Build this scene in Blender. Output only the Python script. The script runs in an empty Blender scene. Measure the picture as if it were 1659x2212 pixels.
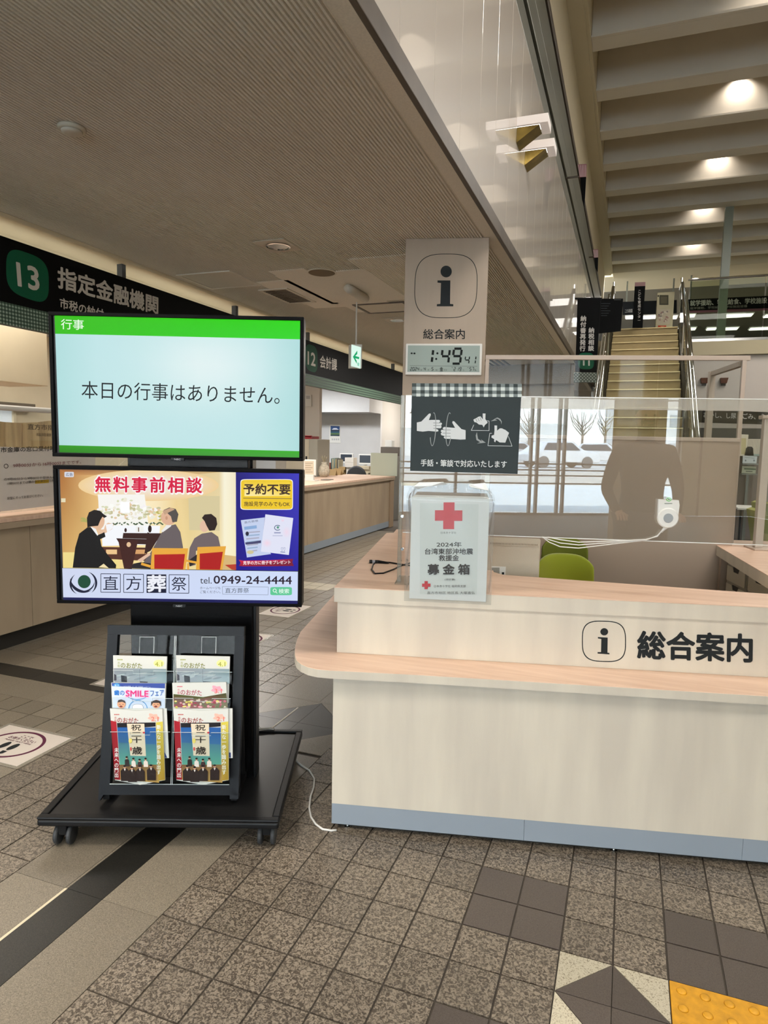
import bpy, bmesh, math, random
import numpy as np
from mathutils import Matrix, Vector
from mathutils.geometry import tessellate_polygon
random.seed(7)
C = bpy.context.scene.collection
# ---------------------------------------------------------------- camera
F = 1428.77; PIT = 0.100473; ROL = -0.0196316; YAW = 0.351667; H = 1.5
cy, sy = math.cos(YAW), math.sin(YAW)
fwd = np.array([-sy*math.cos(PIT), cy*math.cos(PIT), -math.sin(PIT)])
rt = np.array([cy, sy, 0.]); dn = np.cross(fwd, rt)
rr = math.cos(ROL)*rt+math.sin(ROL)*dn; dd = -math.sin(ROL)*rt+math.cos(ROL)*dn
EYE = np.array([0, 0, H])
cam = bpy.data.cameras.new('camera'); co = bpy.data.objects.new('camera', cam); C.objects.link(co)
cam.sensor_fit = 'VERTICAL'; cam.sensor_height = 24; cam.sensor_width = 18; cam.lens = F*24/2212
cam.clip_start = .05; cam.clip_end = 400
co.matrix_world = Matrix(((rr[0], -dd[0], -fwd[0], 0), (rr[1], -dd[1], -fwd[1], 0), (rr[2], -dd[2], -fwd[2], H), (0, 0, 0, 1)))
sc = bpy.context.scene; sc.camera = co
sc.view_settings.view_transform = 'Standard'; sc.view_settings.look = 'None'
sc.view_settings.exposure = 0.0; sc.view_settings.gamma = 1
sc.view_settings.use_curve_mapping = False
try:
    sc.cycles.max_bounces = 8; sc.cycles.transparent_max_bounces = 24
    sc.cycles.caustics_reflective = False; sc.cycles.caustics_refractive = False
    sc.cycles.sample_clamp_indirect = 4.0; sc.cycles.use_denoising = True
except Exception: pass
# ---------------------------------------------------------------- world and light
W = bpy.data.worlds.new('sky'); sc.world = W; W.use_nodes = True
nt = W.node_tree; bg = nt.nodes['Background']
tc = nt.nodes.new('ShaderNodeTexCoord'); sx = nt.nodes.new('ShaderNodeSeparateXYZ'); rp = nt.nodes.new('ShaderNodeValToRGB')
nt.links.new(tc.outputs['Generated'], sx.inputs[0]); nt.links.new(sx.outputs['Z'], rp.inputs[0]); nt.links.new(rp.outputs[0], bg.inputs[0])
rp.color_ramp.elements[0].color = (.95, .97, 1, 1); rp.color_ramp.elements[1].color = (.45, .68, 1, 1); rp.color_ramp.elements[1].position = .6
bg.inputs[1].default_value = 8.5
LIGHTS = []
def area(name, loc, size, power, col, rot=(0, 0, 0), spread=math.pi):
    l = bpy.data.lights.new(name, 'AREA'); l.shape = 'RECTANGLE'; l.size, l.size_y = size; l.energy = power; l.color = col; l.spread = spread
    o = bpy.data.objects.new(name, l); o.location = loc; o.rotation_euler = rot; C.objects.link(o); return o
def spot(name, loc, power, col, ang, blend=.5, rot=(0, 0, 0), r=.03):
    l = bpy.data.lights.new(name, 'SPOT'); l.energy = power; l.color = col; l.spot_size = math.radians(ang); l.spot_blend = blend; l.shadow_soft_size = r
    o = bpy.data.objects.new(name, l); o.location = loc; o.rotation_euler = rot; C.objects.link(o); return o
WARM = (1, .91, .79); NEU = (1, .945, .88); COOL = (.95, .98, 1)
# unseen area lamps added to brighten the hall and the entrance, without fixtures
area('hall_fill', (2.2, -1.5, 6.1), (3.0, 1.2), 190, NEU)
area('hall_fill', (2.2, 3.3, 6.1), (2.4, 1.0), 170, NEU)
area('hall_fill', (3.4, 10.0, 6.1), (2.5, 5.0), 330, NEU)
for yy_ in (-6.5, -4.0, -1.5, .6):
    area('entrance_fill', (-2.4, yy_, 2.80), (1.2, .3), 62, WARM)
area('header_fill', (-3.66, 6.4, 2.58), (.06, 10), 14, (1, .97, .88), (0, math.radians(98), 0))  # added strip hidden behind the sign, brightens the header wall
area('corridor_fill', (-2.3, 8.9, 2.80), (.6, 1.2), 85, NEU)  # added lamps without fixtures, lift the corridor and its ceiling
area('corridor_fill', (-2.3, 13.4, 2.80), (.6, 1.2), 85, NEU)
area('office_fill', (-4.2, 14.6, 2.80), (.6, 1.2), 60, NEU)  # unseen lamp added to brighten the far office side wall
sun = bpy.data.lights.new('sun', 'SUN'); sun.energy = 60; sun.angle = .02; so = bpy.data.objects.new('sun', sun); so.rotation_euler = (math.radians(-28), math.radians(14), 0); C.objects.link(so)
# ---------------------------------------------------------------- pixel rays onto real planes
def ray(u, v): return rr*(u-829.5)/F+dd*(v-1106)/F+fwd
def hit(u, v, P, n):
    r = ray(u, v); n = np.array(n, float); t = ((np.array(P, float)-EYE)@n)/(r@n); return EYE+r*t
def pix(P):
    q = np.array(P, float)-EYE; z = q@fwd; return (829.5+F*(q@rr)/z, 1106+F*(q@dd)/z, z)
class Frame:
    def __init__(s, o, deg):
        s.o = np.array(o, float); a = math.radians(deg); s.a = a; s.deg = deg
        s.ux = np.array([math.cos(a), math.sin(a), 0]); s.uy = np.array([-math.sin(a), math.cos(a), 0]); s.uz = np.array([0, 0, 1.])
    def w(s, p): return s.o+s.ux*p[0]+s.uy*p[1]+s.uz*p[2]
    def l(s, P): q = np.array(P)-s.o; return np.array([q@s.ux, q@s.uy, q[2]])
    def d(s, u, v, d): return s.l(hit(u, v, s.w((0, d, 0)), s.uy))
    def z(s, u, v, z): return s.l(hit(u, v, (0, 0, z), (0, 0, 1)))
    def x(s, u, v, a): return s.l(hit(u, v, s.w((a, 0, 0)), s.ux))
WF = Frame((0, 0, 0), 0)
CF = Frame((-1.017, 2.244, 0), 13.16)              # the information counter: a along its front, d into it
n_s = np.array([-math.sin(math.radians(20.82)), math.cos(math.radians(20.82)), 0])
SF = Frame(n_s*2.305, 20.82)                       # the screen trolley
# ---------------------------------------------------------------- materials
def lin(c):
    return tuple(((x/255)/12.92 if x/255 <= .04045 else ((x/255+.055)/1.055)**2.4) for x in c[:3])
MATS = {}
def mat(name, col, rough=.5, metal=0, spec=.5, var=0, vs=(8, 8, 8), bump=0, bs=60, coat=0, emit=0, trans=0, sheen=0, col2=None, lo=.35, hi=.65, detail=4):
    if name in MATS: return MATS[name]
    m = bpy.data.materials.new(name); m.use_nodes = True; t = m.node_tree; b = t.nodes['Principled BSDF']
    c = lin(col); b.inputs['Base Color'].default_value = (*c, 1); b.inputs['Roughness'].default_value = rough
    b.inputs['Metallic'].default_value = metal; b.inputs['Specular IOR Level'].default_value = spec
    b.inputs['Coat Weight'].default_value = coat; b.inputs['Coat Roughness'].default_value = .03
    if sheen: b.inputs['Sheen Weight'].default_value = sheen
    if emit: b.inputs['Emission Color'].default_value = (*c, 1); b.inputs['Emission Strength'].default_value = emit
    if trans: b.inputs['Transmission Weight'].default_value = trans
    g = t.nodes.new('ShaderNodeNewGeometry')
    if var or col2:
        mp = t.nodes.new('ShaderNodeMapping'); mp.inputs['Scale'].default_value = vs
        nz = t.nodes.new('ShaderNodeTexNoise'); nz.inputs['Scale'].default_value = 1; nz.inputs['Detail'].default_value = detail
        r = t.nodes.new('ShaderNodeValToRGB'); r.color_ramp.elements[0].position = lo; r.color_ramp.elements[1].position = hi
        c2 = lin(col2) if col2 else tuple(x*(1+var) for x in c); c1 = c if col2 else tuple(x*(1-var) for x in c)
        r.color_ramp.elements[0].color = (*c1, 1); r.color_ramp.elements[1].color = (*c2, 1)
        t.links.new(g.outputs['Position'], mp.inputs[0]); t.links.new(mp.outputs[0], nz.inputs[0]); t.links.new(nz.outputs[0], r.inputs[0]); t.links.new(r.outputs[0], b.inputs['Base Color'])
    if bump:
        n2 = t.nodes.new('ShaderNodeTexNoise'); n2.inputs['Scale'].default_value = bs; bp = t.nodes.new('ShaderNodeBump'); bp.inputs['Strength'].default_value = bump; bp.inputs['Distance'].default_value = .01
        t.links.new(g.outputs['Position'], n2.inputs['Vector']); t.links.new(n2.outputs[0], bp.inputs['Height']); t.links.new(bp.outputs[0], b.inputs['Normal'])
    MATS[name] = m; return m
def granite(name, c1, c2, scale=170, lo=.42, hi=.6, rough=.32):
    m = bpy.data.materials.new(name); m.use_nodes = True; t = m.node_tree; b = t.nodes['Principled BSDF']; b.inputs['Roughness'].default_value = rough
    b.inputs['Specular IOR Level'].default_value = .45
    g = t.nodes.new('ShaderNodeNewGeometry'); nz = t.nodes.new('ShaderNodeTexNoise'); nz.inputs['Scale'].default_value = scale; nz.inputs['Detail'].default_value = 3; nz.inputs['Distortion'].default_value = 1.2
    r = t.nodes.new('ShaderNodeValToRGB'); r.color_ramp.elements[0].position = lo; r.color_ramp.elements[1].position = hi
    r.color_ramp.elements[0].color = (*lin(c1), 1); r.color_ramp.elements[1].color = (*lin(c2), 1)
    oi = t.nodes.new('ShaderNodeObjectInfo'); mr = t.nodes.new('ShaderNodeMapRange'); mr.inputs['To Min'].default_value = .85; mr.inputs['To Max'].default_value = 1.1
    mx = t.nodes.new('ShaderNodeMix'); mx.data_type = 'RGBA'; mx.blend_type = 'MULTIPLY'; mx.inputs[0].default_value = 1
    t.links.new(oi.outputs['Random'], mr.inputs[0]); t.links.new(g.outputs['Position'], nz.inputs[0]); t.links.new(nz.outputs[0], r.inputs[0])
    t.links.new(r.outputs[0], mx.inputs[6]); t.links.new(mr.outputs[0], mx.inputs[7]); t.links.new(mx.outputs[2], b.inputs['Base Color'])
    MATS[name] = m; return m
def pane(name, tint=(255, 255, 255), rough=0.0, ior=1.49, haze=0, hazec=(220, 220, 215)):
    if name in MATS: return MATS[name]
    m = bpy.data.materials.new(name); m.use_nodes = True; t = m.node_tree; t.nodes.clear()
    o = t.nodes.new('ShaderNodeOutputMaterial'); tr = t.nodes.new('ShaderNodeBsdfTransparent'); tr.inputs[0].default_value = (*lin(tint), 1)
    gl = t.nodes.new('ShaderNodeBsdfGlossy'); gl.inputs['Roughness'].default_value = rough; f0 = ((ior-1)/(ior+1))**2; ge = t.nodes.new('ShaderNodeNewGeometry'); dp = t.nodes.new('ShaderNodeVectorMath'); dp.operation = 'DOT_PRODUCT'
    t.links.new(ge.outputs['Normal'], dp.inputs[0]); t.links.new(ge.outputs['Incoming'], dp.inputs[1])
    def mth(op, a, b_):
        n = t.nodes.new('ShaderNodeMath'); n.operation = op
        for i, q in enumerate((a, b_)):
            if q is None: continue
            if isinstance(q, (int, float)): n.inputs[i].default_value = q
            else: t.links.new(q, n.inputs[i])
        return n.outputs[0]
    fr = mth('ADD', mth('MULTIPLY', mth('POWER', mth('SUBTRACT', 1.0, mth('ABSOLUTE', dp.outputs['Value'], None)), 5.0), 1-f0), f0)   # Schlick, the same from both sides of the sheet
    mx = t.nodes.new('ShaderNodeMixShader'); t.links.new(fr, mx.inputs[0]); t.links.new(tr.outputs[0], mx.inputs[1]); t.links.new(gl.outputs[0], mx.inputs[2])
    last = mx
    if haze:
        df = t.nodes.new('ShaderNodeBsdfDiffuse'); df.inputs[0].default_value = (*lin(hazec), 1); m2 = t.nodes.new('ShaderNodeMixShader'); m2.inputs[0].default_value = haze
        t.links.new(mx.outputs[0], m2.inputs[1]); t.links.new(df.outputs[0], m2.inputs[2]); last = m2
    t.links.new(last.outputs[0], o.inputs[0]); MATS[name] = m; return m
def attr_mat(name, emit):
    m = bpy.data.materials.new(name); m.use_nodes = True; t = m.node_tree; b = t.nodes['Principled BSDF']
    a = t.nodes.new('ShaderNodeAttribute'); a.attribute_name = 'col'
    if emit:
        b.inputs['Base Color'].default_value = (.01, .01, .01, 1); b.inputs['Roughness'].default_value = .35; b.inputs['Specular IOR Level'].default_value = .02
        t.links.new(a.outputs['Color'], b.inputs['Emission Color']); b.inputs['Emission Strength'].default_value = emit
    else:
        t.links.new(a.outputs['Color'], b.inputs['Base Color']); b.inputs['Roughness'].default_value = .7; b.inputs['Specular IOR Level'].default_value = .2
    MATS[name] = m; return m
PRINT = attr_mat('printed_ink', 0); SCREEN = attr_mat('lit_screen', 1.0); PANELGLOW = attr_mat('backlit_panel', 1.0)
WOODV = mat('pale_maple_panel', (196, 187, 172), .5, col2=(209, 200, 183), vs=(9, 9, 1.2), bump=.03, bs=200)
WOODT = mat('pinkish_maple_worktop', (212, 178, 154), .38, col2=(226, 195, 172), vs=(3, 30, 3), bump=.02)
WOODC = mat('shaded_counter_maple', (158, 140, 118), .5, col2=(172, 154, 130), vs=(4, 4, 1))  # same maple as the information counter, with its shade put into the colour
KICK = mat('grey_blue_kick_plate', (140, 150, 160), .45)
BLACK = mat('satin_black_metal', (17, 18, 20), .42, spec=.25)
BEAMC = mat('beam_cream', (208, 196, 168), .6)
BLACKG = mat('gloss_black_frame', (9, 9, 10), .22, spec=.2)
FRAMEK = mat('dark_grey_frame', (23, 26, 30), .45, spec=.2)
RUB = mat('grey_rubber', (48, 50, 52), .6)
STEEL = mat('polished_steel', (200, 200, 198), .15, metal=1)
CHROME = mat('chrome', (225, 225, 222), .08, metal=1)
WHITE = mat('white_plastic', (222, 220, 214), .4)
PAPER = mat('white_paper', (226, 224, 218), .7)
BEIGEP = mat('beige_frame_paint', (182, 165, 150), .45)
CREAM = mat('cream_painted_wall', (214, 202, 174), .6, var=.03, vs=(3, 3, 3))
WALLW = mat('white_office_wall', (205, 204, 204), .7, var=.02, vs=(4, 4, 4))
CEILM = mat('ribbed_ceiling_board', (224, 219, 206), .85, var=.05, vs=(60, 400, 60), bump=.35, bs=350)
CEILS = mat('smooth_ceiling_board', (224, 218, 204), .8, var=.05, vs=(120, 120, 120))
CEILP = mat('pale_replacement_board', (240, 234, 222), .85, var=.04, vs=(150, 150, 150))
BRONZE = mat('dark_bronze_trim', (84, 75, 65), .45, metal=.0, spec=.3, var=.18, vs=(4, 4, 4))
GLOSSW = mat('glossy_white_panel', (212, 203, 192), .35, spec=.5, coat=1.0, bump=0)
GLOSSW.node_tree.nodes['Principled BSDF'].inputs['Coat IOR'].default_value = 1.9
GREYG = mat('grey_green_metal', (108, 110, 100), .35, metal=.3, var=.12, vs=(3, 1, 3))
DARKJ = mat('dark_joint', (30, 27, 22), .6)
BRASS = mat('aged_brass', (150, 128, 70), .22, metal=1, var=.25, vs=(12, 12, 12))
TUBE = mat('lit_tube', (255, 250, 240), emit=4.0)
SIGNB = mat('black_sign_panel', (10, 11, 12), .6, spec=.08)
GLASS = pane('clear_acrylic', (248, 250, 249), ior=1.95); GLASSQ = pane('matt_clear_acrylic', (244, 246, 245), ior=1.22, rough=.02)
GLASSG = pane('clear_window_glass', (250, 252, 251), ior=1.45)
ACR = pane('clear_acrylic_pocket', (250, 252, 252), rough=.02, ior=1.22)
TG = granite('mottled_grey_tile', (78, 70, 61), (142, 131, 116), 105, .42, .60)
TL_ = granite('fine_grey_granite', (98, 91, 79), (144, 134, 118), 300, .35, .65)
TD = granite('dark_brown_tile', (74, 66, 61), (94, 85, 79), 330, .35, .65)
TK = granite('black_granite_strip', (20, 21, 20), (50, 48, 43), 330, .4, .65)
TC = granite('cream_speckled_tile', (128, 118, 98), (198, 190, 168), 190, .34, .48)
GROUT = mat('dark_grout', (66, 59, 51), .8)
YEL = mat('yellow_tactile_rubber', (206, 148, 28), .55, var=.12, vs=(40, 40, 40), bump=.1, bs=300)
# ---------------------------------------------------------------- mesh helpers
WM = {}
def key(o): return o.name
class MB:
    def __init__(s, fr=WF): s.bm = bmesh.new(); s.fr = fr
    def v(s, p): return s.bm.verts.new(tuple(s.fr.w(p)))
    def face(s, pts):
        try: return s.bm.faces.new([s.v(p) for p in pts])
        except ValueError: return None
    def hexa(s, b, t):
        vs = [s.v(p) for p in b]+[s.v(p) for p in t]
        n = len(b)
        s.bm.faces.new(vs[:n][::-1]); s.bm.faces.new(vs[n:])
        for i in range(n): s.bm.faces.new((vs[i], vs[(i+1) % n], vs[n+(i+1) % n], vs[n+i]))
        return vs
    def box(s, x0, x1, y0, y1, z0, z1, bev=0, seg=2):
        b = [(x0, y0, z0), (x1, y0, z0), (x1, y1, z0), (x0, y1, z0)]; t = [(p[0], p[1], z1) for p in b]
        vs = s.hexa(b, t)
        if bev:
            es = list({e for q in vs for e in q.link_edges})
            bmesh.ops.bevel(s.bm, geom=es, offset=bev, segments=seg, affect='EDGES', profile=.5)
        return s
    def prism(s, pts, z0, z1, bev=0):        # polygon in plan
        vs = s.hexa([(p[0], p[1], z0) for p in pts], [(p[0], p[1], z1) for p in pts])
        if bev:
            es = list({e for q in vs for e in q.link_edges}); bmesh.ops.bevel(s.bm, geom=es, offset=bev, segments=2, affect='EDGES', profile=.5)
        return s
    def plate(s, pts, nrm, th):               # outline (3D points in the frame) thickened along nrm
        n = np.array(nrm, float)*th; s.hexa(pts, [tuple(np.array(p)+n) for p in pts]); return s
    def tube(s, pts, r, seg=10, close=False, taper=None):
        P = [np.array(p, float) for p in pts]; rings = []; ref = np.array([0, 0, 1.])
        N = len(P)
        for i in range(N):
            a = P[(i-1) % N] if (i > 0 or close) else P[i]; b = P[(i+1) % N] if (i < N-1 or close) else P[i]
            t = b-a; t = t/(np.linalg.norm(t)+1e-12)
            q = ref if abs(t@ref) < .95 else np.array([1., 0, 0]); x = np.cross(t, q); x /= np.linalg.norm(x); y = np.cross(t, x)
            rad = r if taper is None else r*taper[i]
            rings.append([s.v(P[i]+rad*(math.cos(k*2*math.pi/seg)*x+math.sin(k*2*math.pi/seg)*y)) for k in range(seg)])
        for i in range(N if close else N-1):
            A, B = rings[i], rings[(i+1) % N]
            for k in range(seg): s.bm.faces.new((A[k], A[(k+1) % seg], B[(k+1) % seg], B[k]))
        if not close: s.bm.faces.new(rings[0][::-1]); s.bm.faces.new(rings[-1])
        return s
    def lathe(s, c, prof, seg=24, axis=2):    # prof: (r, h)
        rings = []
        for r, h in prof:
            ring = []
            for k in range(seg):
                a = 2*math.pi*k/seg; p = [r*math.cos(a), r*math.sin(a), h]
                if axis == 0: p = [h, p[0], p[1]]
                if axis == 1: p = [p[0], h, p[1]]
                ring.append(s.v((c[0]+p[0], c[1]+p[1], c[2]+p[2])))
            rings.append(ring)
        for A, B in zip(rings, rings[1:]):
            for k in range(seg): s.bm.faces.new((A[k], A[(k+1) % seg], B[(k+1) % seg], B[k]))
        s.bm.faces.new(rings[0][::-1]); s.bm.faces.new(rings[-1]); return s
def link(name, bm, m, parent=None, smooth=False, mods=()):
    bmesh.ops.recalc_face_normals(bm, faces=bm.faces)
    if parent is not None:
        bmesh.ops.transform(bm, matrix=WM[key(parent)].inverted(), verts=bm.verts)
    me = bpy.data.meshes.new(name); bm.to_mesh(me); bm.free()
    if smooth:
        for p in me.polygons: p.use_smooth = True
    me.materials.append(m); o = bpy.data.objects.new(name, me); C.objects.link(o)
    if parent is not None: o.parent = parent; WM[key(o)] = WM[key(parent)]
    else: WM[key(o)] = Matrix.Identity(4)
    return o
def tag(o, label, cat, group=None):
    o['label'] = label; o['category'] = cat
    if group: o['group'] = group
    return o
def thing(name, label, cat, fr=WF, loc=(0, 0, 0), group=None):
    o = bpy.data.objects.new(name, None); C.objects.link(o); o.empty_display_size = .1
    w = fr.w(loc); M = Matrix.Translation(Vector(w)) @ Matrix.Rotation(fr.a, 4, 'Z')
    o.location = w; o.rotation_euler = (0, 0, fr.a); WM[key(o)] = M
    return tag(o, label, cat, group)
def part(name, mb, m, parent, label=None, smooth=False):
    o = link(name, mb.bm, m, parent, smooth)
    if label: o['label'] = label
    return o
def struct(name, mb, m, parent=None):
    o = link(name, mb.bm, m, parent)
    if parent is None: o['kind'] = 'structure'
    return o
def solo(name, mb, m, label, cat, group=None, smooth=False):
    """a thing that is one mesh, its origin at its own base"""
    co_ = [v.co for v in mb.bm.verts]; x = sum(c.x for c in co_)/len(co_); y = sum(c.y for c in co_)/len(co_); z = min(c.z for c in co_)
    bmesh.ops.translate(mb.bm, vec=(-x, -y, -z), verts=mb.bm.verts)
    o = link(name, mb.bm, m, None, smooth); o.location = (x, y, z); WM[key(o)] = Matrix.Translation((x, y, z)); return tag(o, label, cat, group)
# ---------------------------------------------------------------- printed and lit artwork: flat polygons on a real plane
TXT = {}
def glyphs(s, bold=0, spacing=1.0, line=1.0):
    k = (s, bold, spacing, line)
    if k in TXT: return TXT[k]
    cu = bpy.data.curves.new('t', 'FONT'); cu.body = s; cu.offset = bold; cu.resolution_u = 3; cu.space_character = spacing; cu.space_line = line; cu.align_x = 'CENTER'
    ob = bpy.data.objects.new('t', cu); me = ob.to_mesh()
    vs = [(v.co.x, v.co.y) for v in me.vertices]; fs = [tuple(p.vertices) for p in me.polygons]
    ob.to_mesh_clear(); bpy.data.objects.remove(ob); bpy.data.curves.remove(cu)
    xs = [v[0] for v in vs] or [0, 1]; ys = [v[1] for v in vs] or [0, 1]
    w = (max(xs)-min(xs)) or 1; h = (max(ys)-min(ys)) or 1
    vs = [((x-min(xs))/w, (y-min(ys))/h) for x, y in vs]
    TXT[k] = (vs, fs); return TXT[k]
class Art:
    """polygons given in the pixels of a crop of the photograph, set down on the plane (P, n) in the world"""
    def __init__(s, P, n, crop=None, zw=None, step=.00012, first=.0006):
        s.P = np.array(P, float); s.n = np.array(n, float)/np.linalg.norm(n); s.vs = []; s.fs = []; s.cs = []; s.lay = first; s.step = step
        if (EYE-s.P)@s.n < 0: s.n = -s.n
        s.view(crop or (0, 0, 1659, 2212), zw or 1659)
    def view(s, crop, zw): s.x0, s.y0 = crop[0], crop[1]; s.k = (crop[2]-crop[0])/zw; return s
    def pt(s, x, y): return hit(s.x0+x*s.k, s.y0+y*s.k, s.P, s.n)+s.n*s.lay
    def raw(s, P, cols, faces):
        b = len(s.vs); s.vs += [tuple(p) for p in P]; s.cs += cols; s.fs += [tuple(b+i for i in f) for f in faces]; s.lay += s.step
    def poly(s, pts, col):
        P = [s.pt(*p) for p in pts]; cols = [tuple(c) for c in col] if isinstance(col[0], (tuple, list)) else [tuple(col)]*len(P)
        if len(P) == 4: fs = [(0, 1, 2), (0, 2, 3)]
        else: fs = tessellate_polygon([[Vector((p[0], p[1], 0)) for p in pts]])
        s.raw(P, cols, fs); return s
    def rect(s, x0, y0, x1, y1, col): return s.poly([(x0, y0), (x1, y0), (x1, y1), (x0, y1)], col)
    def grad(s, pts, cl, cr, n=1): return s.poly(pts, [cl, cr, cr, cl])
    def ell(s, cx, cy, rx, ry, col, n=28, rot=0, a0=0, a1=360, rim=None):
        ca, sa = math.cos(math.radians(rot)), math.sin(math.radians(rot)); pts = []
        for i in range(n):
            t = math.radians(a0+(a1-a0)*i/(n if a1-a0 == 360 else n-1)); x, y = rx*math.cos(t), ry*math.sin(t); pts.append((cx+x*ca-y*sa, cy+x*sa+y*ca))
        if rim is not None:
            P = [s.pt(cx, cy)]+[s.pt(*p) for p in pts]; s.raw(P, [tuple(col)]+[tuple(rim)]*n, [(0, i+1, (i+1) % n+1) for i in range(n)]); return s
        return s.poly(pts, col)
    def ring(s, cx, cy, rx, ry, w, col, n=40, p=2.0, rot=0, a0=0, a1=360, sk=(0, 0)):
        O, I = [], []; full = a1-a0 == 360; ca, sa = math.cos(math.radians(rot)), math.sin(math.radians(rot))
        for i in range(n if full else n+1):
            t = math.radians(a0+(a1-a0)*i/n); c, q = math.cos(t), math.sin(t)
            x = math.copysign(abs(c)**(2/p), c); y = math.copysign(abs(q)**(2/p), q)
            for L, d in ((O, 0), (I, w)):
                X, Y = (rx-d)*x, (ry-d)*y; X, Y = X*ca-Y*sa, X*sa+Y*ca
                L.append((cx+X+Y*sk[0], cy+Y+X*sk[1]))
        m = len(O); P = [s.pt(*q) for q in O+I]
        s.raw(P, [tuple(col)]*len(P), [(i, (i+1) % m, m+(i+1) % m, m+i) for i in range(m if full else m-1)]); return s
    def sup(s, cx, cy, rx, ry, col, p=4, n=48, sk=(0, 0)):
        pts = []
        for i in range(n):
            t = 2*math.pi*i/n; c, q = math.cos(t), math.sin(t); X = rx*math.copysign(abs(c)**(2/p), c); Y = ry*math.copysign(abs(q)**(2/p), q)
            pts.append((cx+X+Y*sk[0], cy+Y+X*sk[1]))
        return s.poly(pts, col)
    def line(s, pts, w, col):
        for (x0, y0), (x1, y1) in zip(pts, pts[1:]):
            L = math.hypot(x1-x0, y1-y0) or 1; nx, ny = -(y1-y0)/L*w/2, (x1-x0)/L*w/2
            s.poly([(x0+nx, y0+ny), (x1+nx, y1+ny), (x1-nx, y1-ny), (x0-nx, y0-ny)], col)
        return s
    def text(s, t, bl, br, tl, col, bold=.012, spacing=1.0, line=1.0):
        """bl, br, tl: bottom-left, bottom-right and top-left corners of the lettering"""
        vs, fs = glyphs(t, 0, spacing, line); A, B, T = (np.array(q, float) for q in (bl, br, tl)); P = []
        pA, pB, pT = s.pt(*A), s.pt(*B), s.pt(*T)
        P = [pA+(pB-pA)*x+(pT-pA)*y for x, y in vs]
        if bold > 0:
            nl = t.count('\n')+1; e = np.linalg.norm(pT-pA)/nl; ex = (pB-pA)/np.linalg.norm(pB-pA); ey = (pT-pA)/np.linalg.norm(pT-pA)
            for k in range(8 if bold > .018 else 4):
                a = 2*math.pi*k/(8 if bold > .018 else 4)+.4; o = (ex*math.cos(a)+ey*math.sin(a))*e*bold*1.1
                s.raw([p+o for p in P], [tuple(col)]*len(P), fs); P = [p+s.n*s.step for p in P]
        s.raw(P, [tuple(col)]*len(P), fs); return s
    def tbox(s, t, x0, y0, x1, y1, col, bold=.012, dy=0, **k):
        return s.text(t, (x0, y1), (x1, y1+dy), (x0, y0), col, bold, **k)
    def done(s, name, m, parent=None, label=None):
        me = bpy.data.meshes.new(name)
        inv = np.array((WM[key(parent)].inverted() if parent else Matrix.Identity(4)))
        V = np.array(s.vs); V = V@inv[:3, :3].T+inv[:3, 3]
        me.from_pydata([tuple(v) for v in V], [], s.fs); me.update()
        a = me.color_attributes.new('col', 'FLOAT_COLOR', 'POINT')
        a.data.foreach_set('color', np.array([(*lin(c), 1.0) for c in s.cs], dtype=np.float32).ravel())
        me.materials.append(m); o = bpy.data.objects.new(name, me); C.objects.link(o)
        if parent: o.parent = parent; WM[key(o)] = WM[key(parent)]
        else: WM[key(o)] = Matrix.Identity(4)
        if label: o['label'] = label
        return o
INK = (30, 34, 36)
# ================================================================ STRUCTURE
ZC = 2.85; XE = -.856
# ---- floor: a bed of grout with every tile laid on it
fb = MB(); fb.box(-9, 9, -9.2, 33, -.12, -.0035); floor = struct('floor', fb, GROUT)
FL = []       # (px size, polygon, z, material)
def tile(poly, m, gap=.003, h=0.0):
    cx = sum(p[0] for p in poly)/len(poly); cyy = sum(p[1] for p in poly)/len(poly)
    if cyy < .6: return
    q = CF.l((cx, cyy, 0))
    if q[0] > .12 and .12 < q[1] < 1.7: return                       # under the counter
    pts = []
    n = len(poly)
    for i in range(n):                                               # inset by the joint
        p0, p1, p2 = (np.array(poly[j % n], float) for j in (i-1, i, i+1))
        a = (p0-p1)/np.linalg.norm(p0-p1); b = (p2-p1)/np.linalg.norm(p2-p1); s_ = abs(a[0]*b[1]-a[1]*b[0])
        pts.append(p1+(a+b)*gap/max(s_, .3))
    pr = [pix((p[0], p[1], 0)) for p in poly]
    if min(p[2] for p in pr) < .2: size = 0
    else:
        xs = [p[0] for p in pr]; ys = [p[1] for p in pr]
        vis = max(xs) > 0 and min(xs) < 1659 and max(ys) > 0 and min(ys) < 2212
        ar = abs(sum(xs[i]*ys[(i+1) % n]-xs[(i+1) % n]*ys[i] for i in range(n)))/2
        size = ar if vis else 0
    if size == 0 and not (-3.2 < cx < 2 and 1 < cyy < 4): return
    FL.append((size, pts, h, m))
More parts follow.
